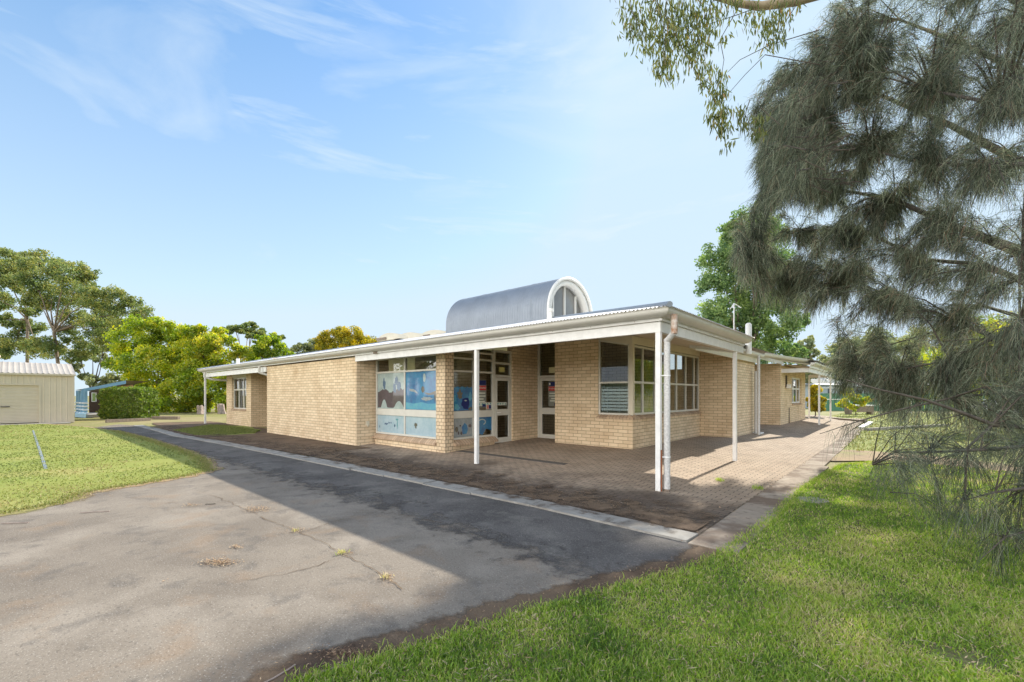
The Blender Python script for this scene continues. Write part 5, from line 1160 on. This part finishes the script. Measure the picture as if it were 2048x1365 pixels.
    for k in range(110):
        while True:
            x, y = r.uniform(1740, 2110), r.uniform(800, 1110)
            if inside(low, x, y): break
        d = r.uniform(3.7, 5.2); tip = Vector(P3(x, y, d)); st = nearest(tip); L_ = (tip-st).length
        if L_ > .9: st = tip+(st-tip)*(.9/L_)
        mid = st.lerp(tip, .5)+Vector((0, 0, .06)); wood.tube([st, mid, tip], [.006, .004, .002], 4, False)
        for j in range(4):
            f = r.uniform(.3, 1); o2.append(st.lerp(tip, f)); d2.append((tip-st).normalized()+Vector((0, 0, -.5)))
    for P, rr in curves[7:9]:   # thin weeping twigs along the two long low branches
        for i in range(1, len(P)):
            for j in range(8):
                p = P[i-1].lerp(P[i], r.random()); o2.append(p); d2.append((P[i]-P[i-1]).normalized()*.5+Vector((0, 0, -.9)))
    V2, Q2, T2 = strands(np.array([tuple(p) for p in o2]), np.array([tuple(p) for p in d2]), 11, .24, .003, .38, .5, t_mean=.3)
    np_mesh('foliage', np.concatenate([V1, V2]), np.concatenate([Q1, Q2+len(V1)]), np.concatenate([T1, T2]), M['needle'], T)
    wood.build('trunk', M['bark_dark'], T)
    co = MB(); rc = random.Random(4)      # small woody cones along the twigs
    for i in range(420):
        p = Vector(rc.choice(origins)); q = .012; co.add([p+Vector(v)*q*rc.uniform(.8, 1.4) for v in ((1, 0, 0), (-1, 0, 0), (0, 1, 0), (0, -1, 0), (0, 0, 1.3), (0, 0, -1.3))], [(0, 2, 4), (2, 1, 4), (1, 3, 4), (3, 0, 4), (2, 0, 5), (1, 2, 5), (3, 1, 5), (0, 3, 5)])
    co.build('cones', M['bark_dark'], T)['kind'] = 'stuff'
    # upper crown beyond the frame, to shade the lawn
    n = 200; c = np.stack([rng.uniform(1.2, 8.5, n), rng.uniform(-1.5, 5, n), rng.uniform(6.0, 10.0, n)], 1)
    V3, Q3, T3 = strands(c, np.tile([[-.3, -.3, -.5]], (n, 1)), 22, .34, .012, .6, .3, seg=2)
    # keep only what lies above the picture
    dx = c[:, 0]-CAM[0]; dy__ = c[:, 1]-CAM[1]; dep = dx*F_[0]+dy__*F_[1]; py = 790-885*(c[:, 2]-CAM[2])/dep
    keep = np.repeat((py < -120) | (dep < .5), 22); vk = 2*3
    ids = np.nonzero(keep)[0]; V3 = V3.reshape(-1, vk, 3)[ids].reshape(-1, 3); T3 = T3.reshape(-1, vk)[ids].ravel()
    Q3 = np.array([[0, 1, 3, 2], [2, 3, 5, 4]])[None]+(np.arange(len(ids))*vk)[:, None, None]
    np_mesh('upper_foliage', V3, Q3.reshape(-1, 4), T3, M['needle'], T)
sheoak()

# ------------------------------------------------------------------ gum branch hanging in from the top
def gum():
    tx, ty = at(2500, 8); T = thing('gum_tree', (tx, ty, 0), 'gum tree with long hanging leaves drooping in from the top right', 'tree')
    w = MB(); w.tube([(tx, ty, -.1), (tx-.4, ty, 4), (tx-.8, ty, 7.5)], [.35, .3, .22], 10)
    A = [Vector((tx-.6, ty, 6.5)), Vector(P3(1900, -160, 7.2)), Vector(P3(1700, -30, 7.0)), Vector(P3(1590, 3, 6.8)), Vector(P3(1520, 13, 6.6)), Vector(P3(1480, 8, 6.5)), Vector(P3(1430, -4, 6.4)), Vector(P3(1340, -40, 6.3)), Vector(P3(1240, -60, 6.2))]
    w.tube(A, [.16, .12, .09, .07, .06, .045, .03, .02, .012], 10)
    w.build('branch', M['bark_pale'], T); w = MB()
    twigs = [[(1480, 10, 6.5), (1460, 45, 6.5), (1440, 80, 6.4), (1448, 120, 6.4), (1440, 170, 6.4), (1440, 260, 6.3)], [(1520, 13, 6.6), (1475, 30, 6.5), (1430, 45, 6.5), (1380, 60, 6.4)],
             [(1640, 60, 6.6), (1540, 90, 6.4), (1480, 120, 6.3), (1455, 145, 6.3)], [(1640, 130, 6.2), (1530, 110, 6.2), (1490, 150, 6.2), (1455, 190, 6.2)],
             [(1340, -40, 6.3), (1330, 30, 6.2), (1360, 90, 6.2), (1400, 160, 6.2), (1405, 180, 6.2)], [(1260, -60, 6.2), (1262, 20, 6.1), (1290, 80, 6.1)], [(1300, -50, 6.2), (1330, 60, 6.1), (1330, 130, 6.1)],
             [(1430, -4, 6.4), (1400, 50, 6.3), (1390, 100, 6.3)], [(1600, 0, 6.8), (1560, 60, 6.6), (1545, 110, 6.6)], [(1500, 200, 6.2), (1490, 230, 6.2), (1510, 270, 6.2)], [(1560, 250, 6.0), (1520, 215, 6.1), (1500, 235, 6.1)]]
    for t in twigs: P = [Vector(P3(*p)) for p in t]; n = len(P); w.tube(P, [.007*(1-.75*i/n) for i in range(n)], 5, False)
    w.build('twigs', M['bark_dark'], T)
    cl = [(1255, 20, 22, 90), (1270, 55, 22, 130), (1300, 10, 30, 150), (1300, 75, 26, 150), (1340, 20, 34, 220), (1345, 65, 34, 260), (1330, 110, 26, 150), (1322, 140, 16, 60), (1385, 20, 36, 240), (1385, 70, 32, 220), (1390, 105, 24, 140),
          (1345, 150, 12, 24), (1410, 135, 18, 70), (1405, 165, 10, 30), (1425, 20, 26, 130), (1440, 150, 14, 60), (1435, 185, 18, 120), (1442, 225, 20, 150), (1447, 255, 14, 60), (1420, 230, 8, 20), (1448, 75, 8, 22), (1500, 30, 24, 60), (1480, 225, 14, 50), (1492, 250, 14, 45), (1530, 40, 26, 110), (1545, 75, 26, 120), (1420, 90, 8, 16), (1425, 60, 10, 22), (1515, 265, 14, 50), (1520, 235, 12, 40), (1570, 20, 24, 110), (1455, 285, 10, 20), (1470, 5, 20, 70)]
    C = []
    for px, py, rp, k in cl:
        p = np.array(P3(px, py, 6.3)); R = rp*6.3/885; C.append(p+rng.normal(0, .55, (k, 3))*R)
    C = np.concatenate(C); n = len(C); D = np.tile([[0., 0., -1.]], (n, 1))+rng.normal(0, .28, (n, 3)); D /= np.linalg.norm(D, axis=1, keepdims=True)
    S_ = np.cross(D, rnd_dirs(n)); S_ /= np.linalg.norm(S_, axis=1, keepdims=True); Ls = rng.uniform(.07, .15, n)[:, None]; W = .011
    V = np.stack([C, C+D*Ls*.35+S_*W, C+D*Ls*.75+S_*W*.7, C+D*Ls, C+D*Ls*.75-S_*W*.5, C+D*Ls*.35-S_*W], 1).reshape(-1, 3)
    Q = np.array([[0, 1, 2, 3], [0, 3, 4, 5]])[None]+(np.arange(n)*6)[:, None, None]
    np_mesh('leaves', V, Q.reshape(-1, 4), np.repeat(np.clip(rng.normal(.4, .25, n), 0, 1), 6), M['gumleaf'], T)
gum()
def willow():
    x, y = at(2018, 19.5); T = thing('willow_tree', (x, y, 0), 'yellow green weeping tree with a straight trunk behind the sheoak branches', 'tree')
    m = MB(); m.tube([(x, y, -.05), (x+.02, y, 1.5), (x, y+.02, 3.0), (x+.1, y, 4.6)], [.13, .11, .09, .06], 8); O = []
    for i in range(60):
        a = rng.uniform(0, 6.28); R = rng.uniform(.5, 3.3); z = 4.9-.14*R*R+rng.uniform(-.4, .4); tip = (x+R*math.cos(a), y+R*math.sin(a), z)
        m.tube([(x, y, 3.0), (x+R*.5*math.cos(a), y+R*.5*math.sin(a), z*.92), tip], [.04, .025, .008], 5, False)
        for f in rng.uniform(.35, 1.0, 7): O.append((x+R*f*math.cos(a)+rng.normal(0, .15), y+R*f*math.sin(a)+rng.normal(0, .15), 3.0+(z-3.0)*(f**.6)))
    V, Q, TT = strands(np.array(O), np.tile([[0, 0, -.6]], (len(O), 1)), 9, 1.5, .045, .22, .3, seg=4, t_mean=.5); np_mesh('crown', V, Q, TT, M['bright'], T); m.build('trunk', M['bark'], T)
willow()

# ------------------------------------------------------------------ grass
def blades(P, h, w, tint, name, mat):
    n = len(P); a = rng.uniform(0, 2*math.pi, n); s = np.stack([np.cos(a), np.sin(a), np.zeros(n)], 1)*(w/2)[:, None]
    lean = np.stack([rng.normal(0, .55, n), rng.normal(0, .55, n), np.ones(n)], 1); lean /= np.linalg.norm(lean, axis=1, keepdims=True)
    mid = P+lean*(h*.55)[:, None]; tip = mid+(lean+np.stack([rng.normal(0, .6, n), rng.normal(0, .6, n), np.zeros(n)-.25], 1))*(h*.45)[:, None]
    V = np.stack([P-s, P+s, mid+s*.8, mid-s*.8, tip], 1).reshape(-1, 3); b = np.arange(n)[:, None]*5
    q = b+np.array([[0, 1, 2, 3]]); t = b+np.array([[3, 2, 4, 4]])
    me = bpy.data.meshes.new(name); nv = len(V); me.vertices.add(nv); me.vertices.foreach_set('co', V.astype(np.float32).ravel())
    tri = b+np.array([[3, 2, 4]]); me.loops.add(n*7); li = np.concatenate([q, tri], 1).astype(np.int32).ravel(); me.loops.foreach_set('vertex_index', li)
    ls = np.stack([np.arange(n)*7, np.arange(n)*7+4], 1).ravel().astype(np.int32); me.polygons.add(2*n); me.polygons.foreach_set('loop_start', ls); me.update(calc_edges=True); me.validate()
    at_ = me.attributes.new('tint', 'FLOAT', 'POINT'); at_.data.foreach_set('value', np.repeat(tint, 5).astype(np.float32)); me.materials.append(mat)
    o = link(name, me); o['kind'] = 'stuff'; return o
def in_poly(P, poly):
    x, y = P[:, 0], P[:, 1]; c = np.zeros(len(P), bool); j = len(poly)-1
    for i in range(len(poly)):
        xi, yi = poly[i]; xj, yj = poly[j]
        with np.errstate(divide='ignore', invalid='ignore'): k = ((yi > y) != (yj > y)) & (x < (xj-xi)*(y-yi)/(yj-yi+1e-12)+xi)
        c ^= k; j = i
    return c
def vnoise(P, s, seed):
    r = np.random.default_rng(seed); g = r.uniform(0, 1, (64, 64)); q = P[:, :2]/s; i = np.floor(q).astype(int); f = q-i; f = f*f*(3-2*f); X, Y = i[:, 0] % 64, i[:, 1] % 64; X1, Y1 = (X+1) % 64, (Y+1) % 64
    return (g[X, Y]*(1-f[:, 0])+g[X1, Y]*f[:, 0])*(1-f[:, 1])+(g[X, Y1]*(1-f[:, 0])+g[X1, Y1]*f[:, 0])*f[:, 1]
def scatter(poly, dens_near, dmin, dmax, N0, vis=True):
    xs = [p[0] for p in poly]; ys = [p[1] for p in poly]
    # sample by distance so that density falls with depth
    d = dmin*(dmax/dmin)**rng.uniform(0, 1, N0); px = rng.uniform(-80, 2130, N0); l = (px-1024)/885*d
    P = np.stack([CAM[0]+l*R_[0]+d*F_[0], CAM[1]+l*R_[1]+d*F_[1], np.full(N0, .012)], 1)
    k = in_poly(P, poly); return P[k], d[k]
P, d = scatter(lawnr, 0, 2.4, 14, 420000)
nz = vnoise(P, .55, 1)*.5+vnoise(P, .18, 2)*.3+vnoise(P, 1.7, 3)*.3
tint = np.clip(rng.normal(.36, .14, len(P))+(nz-.55)*1.0+(rng.uniform(0, 1, len(P)) < .17)*.42, 0, 1)
kk = vnoise(P, .5, 27)*.55+vnoise(P, 1.6, 28)*.45 > .06+.08*rng.uniform(0, 1, len(P)); P, d, nz, tint = P[kk], d[kk], nz[kk], tint[kk]
h = (.022+.032*rng.uniform(0, 1, len(P)))*(1+.7*(vnoise(P, .35, 5)-.4)); w = .0028+.0011*d
blades(P, h, w, tint, 'grass', M['grass'])
P, d = scatter(lawnl, 0, 5, 40, 150000)
nz = vnoise(P, 1.5, 7)*.6+vnoise(P, .4, 8)*.4
kk = vnoise(P, .9, 17)*.6+vnoise(P, 2.6, 18)*.4 > .24+.2*rng.uniform(0, 1, len(P)); P, d, nz = P[kk], d[kk], nz[kk]
blades(P, .02+.02*rng.uniform(0, 1, len(P)), .0022*d, np.clip(rng.normal(.45, .15, len(P))+(nz-.5)*.9, 0, 1), 'grass', M['grass_far'])
far = [(1.75, 9.2), (5, 8.4), (12, 8), (45, 12), (60, 46), (-1, 46), (-1, 31.2), (1.55, 26.4), (1.6, 19)]
P, d = scatter(far, 0, 13, 46, 60000)
blades(P, .04+.03*rng.uniform(0, 1, len(P)), .002*d, np.clip(rng.normal(.5, .2, len(P)), 0, 1), 'grass', M['grass_far'])
P = np.concatenate([P_ for P_ in [np.stack([rng.uniform(-27, -18, 30000), rng.uniform(-2.6, .2, 30000), np.full(30000, .01)], 1)]]); P = P[in_poly(P, [G(*p) for p in [(345, 862), (420, 851), (500, 853), (520, 862), (500, 872), (450, 877), (390, 872)]])]
blades(P, .04+.04*rng.uniform(0, 1, len(P)), np.full(len(P), .03), np.clip(rng.normal(.3, .2, len(P)), 0, 1), 'grass', M['grass_far'])
# grass fringe creeping over the soil edge
def along(line, n, spread):
    segs = [(np.array(line[i]), np.array(line[i+1])) for i in range(len(line)-1)]; Ls = np.array([np.linalg.norm(b-a) for a, b in segs]); k = rng.choice(len(segs), n, p=Ls/Ls.sum()); f = rng.uniform(0, 1, n)
    A = np.array([s[0] for s in segs])[k]; Bv = np.array([s[1] for s in segs])[k]; p = A+(Bv-A)*f[:, None]+rng.normal(0, spread, (n, 2)); return np.concatenate([p, np.full((n, 1), .01)], 1)
P = along(edge+[(1.86, -.6), (1.84, 1.9), (2.1, 5.7), (2.8, 7.0)], 9000, .05)
blades(P, .03+.03*rng.uniform(0, 1, len(P)), np.full(len(P), .006), np.clip(rng.normal(.42, .2, len(P)), 0, 1), 'grass', M['grass'])

P = along([(-6.4, -9), (-6.32, -7.53), (-6.56, -6.98), (-7.32, -6.59), (-7.79, -5.17), (-8.28, -4.57), (-10, -4.25), (-12.45, -4.09), (-18, -4.1), (-24.1, -4.3)], 12000, .09)
blades(P, .02+.02*rng.uniform(0, 1, len(P)), np.full(len(P), .014), np.clip(rng.normal(.55, .2, len(P)), 0, 1), 'grass', M['grass_far'])
# fallen leaves, bark bits and weeds
def litter(name, P, size, tmean=.5, z=.012, asp=.3):
    n = len(P); c = np.concatenate([P[:, :2], np.full((n, 1), z)+rng.uniform(0, .012, (n, 1))], 1)
    a = rng.uniform(0, 2*math.pi, n); A = np.stack([np.cos(a), np.sin(a), rng.normal(0, .2, n)], 1); Bv = np.stack([-np.sin(a), np.cos(a), rng.normal(0, .35, n)], 1)
    s = size*rng.uniform(.5, 1.4, n)[:, None]; V = np.stack([c-A*s, c+Bv*s*asp, c+A*s, c-Bv*s*asp], 1).reshape(-1, 3); V[:, 2] = np.maximum(V[:, 2], z-.002)
    o = np_mesh(name, V, np.arange(n*4).reshape(-1, 4), np.repeat(np.clip(rng.normal(tmean, .22, n), 0, 1), 4), M['litter']); o['kind'] = 'stuff'; return o
def patch(px, py, rx, ry, n):
    c = rng.normal(0, .42, (n, 2)); a = G(px-rx, py); b = G(px+rx, py); f1 = G(px, py-ry); f2 = G(px, py+ry)
    u = (np.array(b)-np.array(a))/2; v = (np.array(f1)-np.array(f2))/2; o = np.array(G(px, py)); return o+c[:, :1]*u+c[:, 1:]*v
litter('leaf_litter', np.concatenate([patch(515, 1020, 36, 8, 420), patch(437, 1127, 46, 9, 460), patch(382, 1012, 22, 4, 90), patch(472, 1096, 18, 5, 80), patch(775, 1157, 14, 8, 60), patch(690, 1108, 26, 8, 90), patch(595, 1062, 24, 6, 80), patch(330, 1165, 12, 3, 8), patch(150, 985, 70, 14, 600)]), .012, .6)
litter('leaf_litter', np.concatenate([along(edge, 2600, .16)[:, :2], patch(1330, 1150, 60, 20, 300), patch(700, 1310, 90, 14, 500)]), .011, .35, .014)
pv = np.stack([rng.uniform(-9, 1.3, 1500), rng.uniform(-2, 4.5, 1500)], 1); pv2 = np.stack([rng.uniform(-1.2, 1.4, 1600), rng.uniform(0, 16, 1600)], 1)
allp = np.concatenate([pv, pv2, along([(1.36, -2), (1.36, 8)], 500, .07)[:, :2]]); fz = np.array([floor_z(a, b) for a, b in allp])
allp = allp[fz < .03]; litter('leaf_litter', allp, .012, .5, .028)
# dead grass lying on the lawn
P, d = scatter(lawnr, 0, 2.5, 12, 6500); litter('leaf_litter', P, .013, .7, .03)
P, d = scatter(lawnr, 0, 2.5, 10, 5000); litter('fallen_needles', P, .035, .8, .035, asp=.05)
def sticks():
    r = random.Random(21)
    for i, (px, py, L_, a, lab) in enumerate([(190, 1026, .35, .3, 'pale curved stick on the asphalt near the left lawn'), (30, 1048, .3, .1, 'pale bark strip on the asphalt at the left edge'), (420, 1010, .14, .2, 'short dark twig on the asphalt by the leaf patch'), (665, 1342, .22, .6, 'pale stick beside the soil at the bottom of the photo'), (560, 1352, .2, 1.0, 'thin pale stick on the asphalt at the bottom edge')]):
        x, y = G(px, py); m = MB(); P = [(x+L_*(k/4-.5)*math.cos(a+YAW)+r.uniform(-.01, .01), y+L_*(k/4-.5)*math.sin(a+YAW)+r.uniform(-.01, .01), .012) for k in range(5)]
        m.tube(P, .006, 5); o = m.build('stick', M['pale_wood'] if i != 2 else M['bark_dark']); tag(o, lab, 'stick', 'fallen sticks on the asphalt')
sticks()
def weed(px, py, n, s, lab, tm, z=.01):
    x, y = G(px, py, z); c = np.tile([[x, y, z]], (n, 1)); c[:, :2] += rng.normal(0, s*.35, (n, 2)); nn = len(c)
    o = blades(c, s*rng.uniform(.3, .8, nn), np.full(nn, .007), np.clip(rng.normal(tm, .12, nn), 0, 1), 'weed', M['grass']); del o['kind']; tag(o, lab, 'weed', 'small weeds on the paved ground')
weed(592, 1062, 34, .06, 'straw coloured weed tuft in the asphalt crack nearest the shadow edge', .8); weed(684, 1106, 44, .08, 'yellow green weed tuft in the middle of the asphalt crack', .68); weed(770, 1156, 34, .08, 'dry straw weed tuft at the near end of the asphalt crack', .85)
weed(1440, 962, 90, .12, 'low green weed among the sunlit pavers', .5, .02); weed(1515, 978, 90, .14, 'green weed tuft in the joint beside the side path', .4, .02); weed(1490, 865, 60, .25, 'bright yellow green weed at the foot of the side wall', .55, .16); weed(1457, 873, 60, .22, 'dark green weed at the corner of the wing wall', .2, .16)
# crack in the asphalt
def crack():
    pts = [(520, 1035), (560, 1050), (600, 1066), (650, 1088), (690, 1112), (740, 1135), (780, 1160), (810, 1182)]; r = random.Random(8); vs = []; P = []
    for i in range(len(pts)-1):
        a, b = Vector(G(*pts[i])), Vector(G(*pts[i+1]))
        for k in range(8): P.append(a.lerp(b, k/8)+Vector((r.uniform(-.015, .015), r.uniform(-.015, .015))))
    m = MB(); n = len(P)
    for i, p in enumerate(P):
        t = (P[min(i+1, n-1)]-P[max(i-1, 0)]).normalized(); nn = Vector((-t.y, t.x))*r.uniform(.001, .006); vs += [(*(p-nn), .0075), (*(p+nn), .0075)]
    m.add(vs, [(2*i, 2*i+2, 2*i+3, 2*i+1) for i in range(n-1)]); o = m.build('asphalt_crack', M['soil']); o['kind'] = 'structure'
crack()
def fine_crack(pts, nm):
    r = random.Random(nm); P = []; vs = []
    for i in range(len(pts)-1):
        a, b = Vector(G(*pts[i])), Vector(G(*pts[i+1]))
        for k in range(7): P.append(a.lerp(b, k/7)+Vector((r.uniform(-.03, .03), r.uniform(-.03, .03))))
    m = MB(); n = len(P)
    for i, p in enumerate(P):
        t = (P[min(i+1, n-1)]-P[max(i-1, 0)]).normalized(); nn = Vector((-t.y, t.x))*r.uniform(.001, .005); vs += [(*(p-nn), .0072), (*(p+nn), .0072)]
    m.add(vs, [(2*i, 2*i+2, 2*i+3, 2*i+1) for i in range(n-1)]); o = m.build('asphalt_crack', M['soil']); o['kind'] = 'structure'
fine_crack([(420, 990), (470, 1010), (520, 1035)], 'a'); fine_crack([(690, 1112), (640, 1130), (560, 1150), (470, 1165)], 'b'); fine_crack([(600, 1066), (680, 1040), (800, 1030), (900, 1050)], 'd')
m = MB(); x, y = G(1625, 1003); m.tube([(x, y, -.02), (x, y, .03)], .21, 20); o = m.build('inspection_cover', M['concrete']); tag(o, 'round concrete inspection cover half hidden in the lawn', 'manhole cover')
m = MB(); x, y = G(1505, 866, .15); m.box(x-.35, y-.25, .1, x+.35, y+.25, .182); o = m.build('drain_slab', M['white']); tag(o, 'bright white slab in the paving by the side downpipes', 'slab')
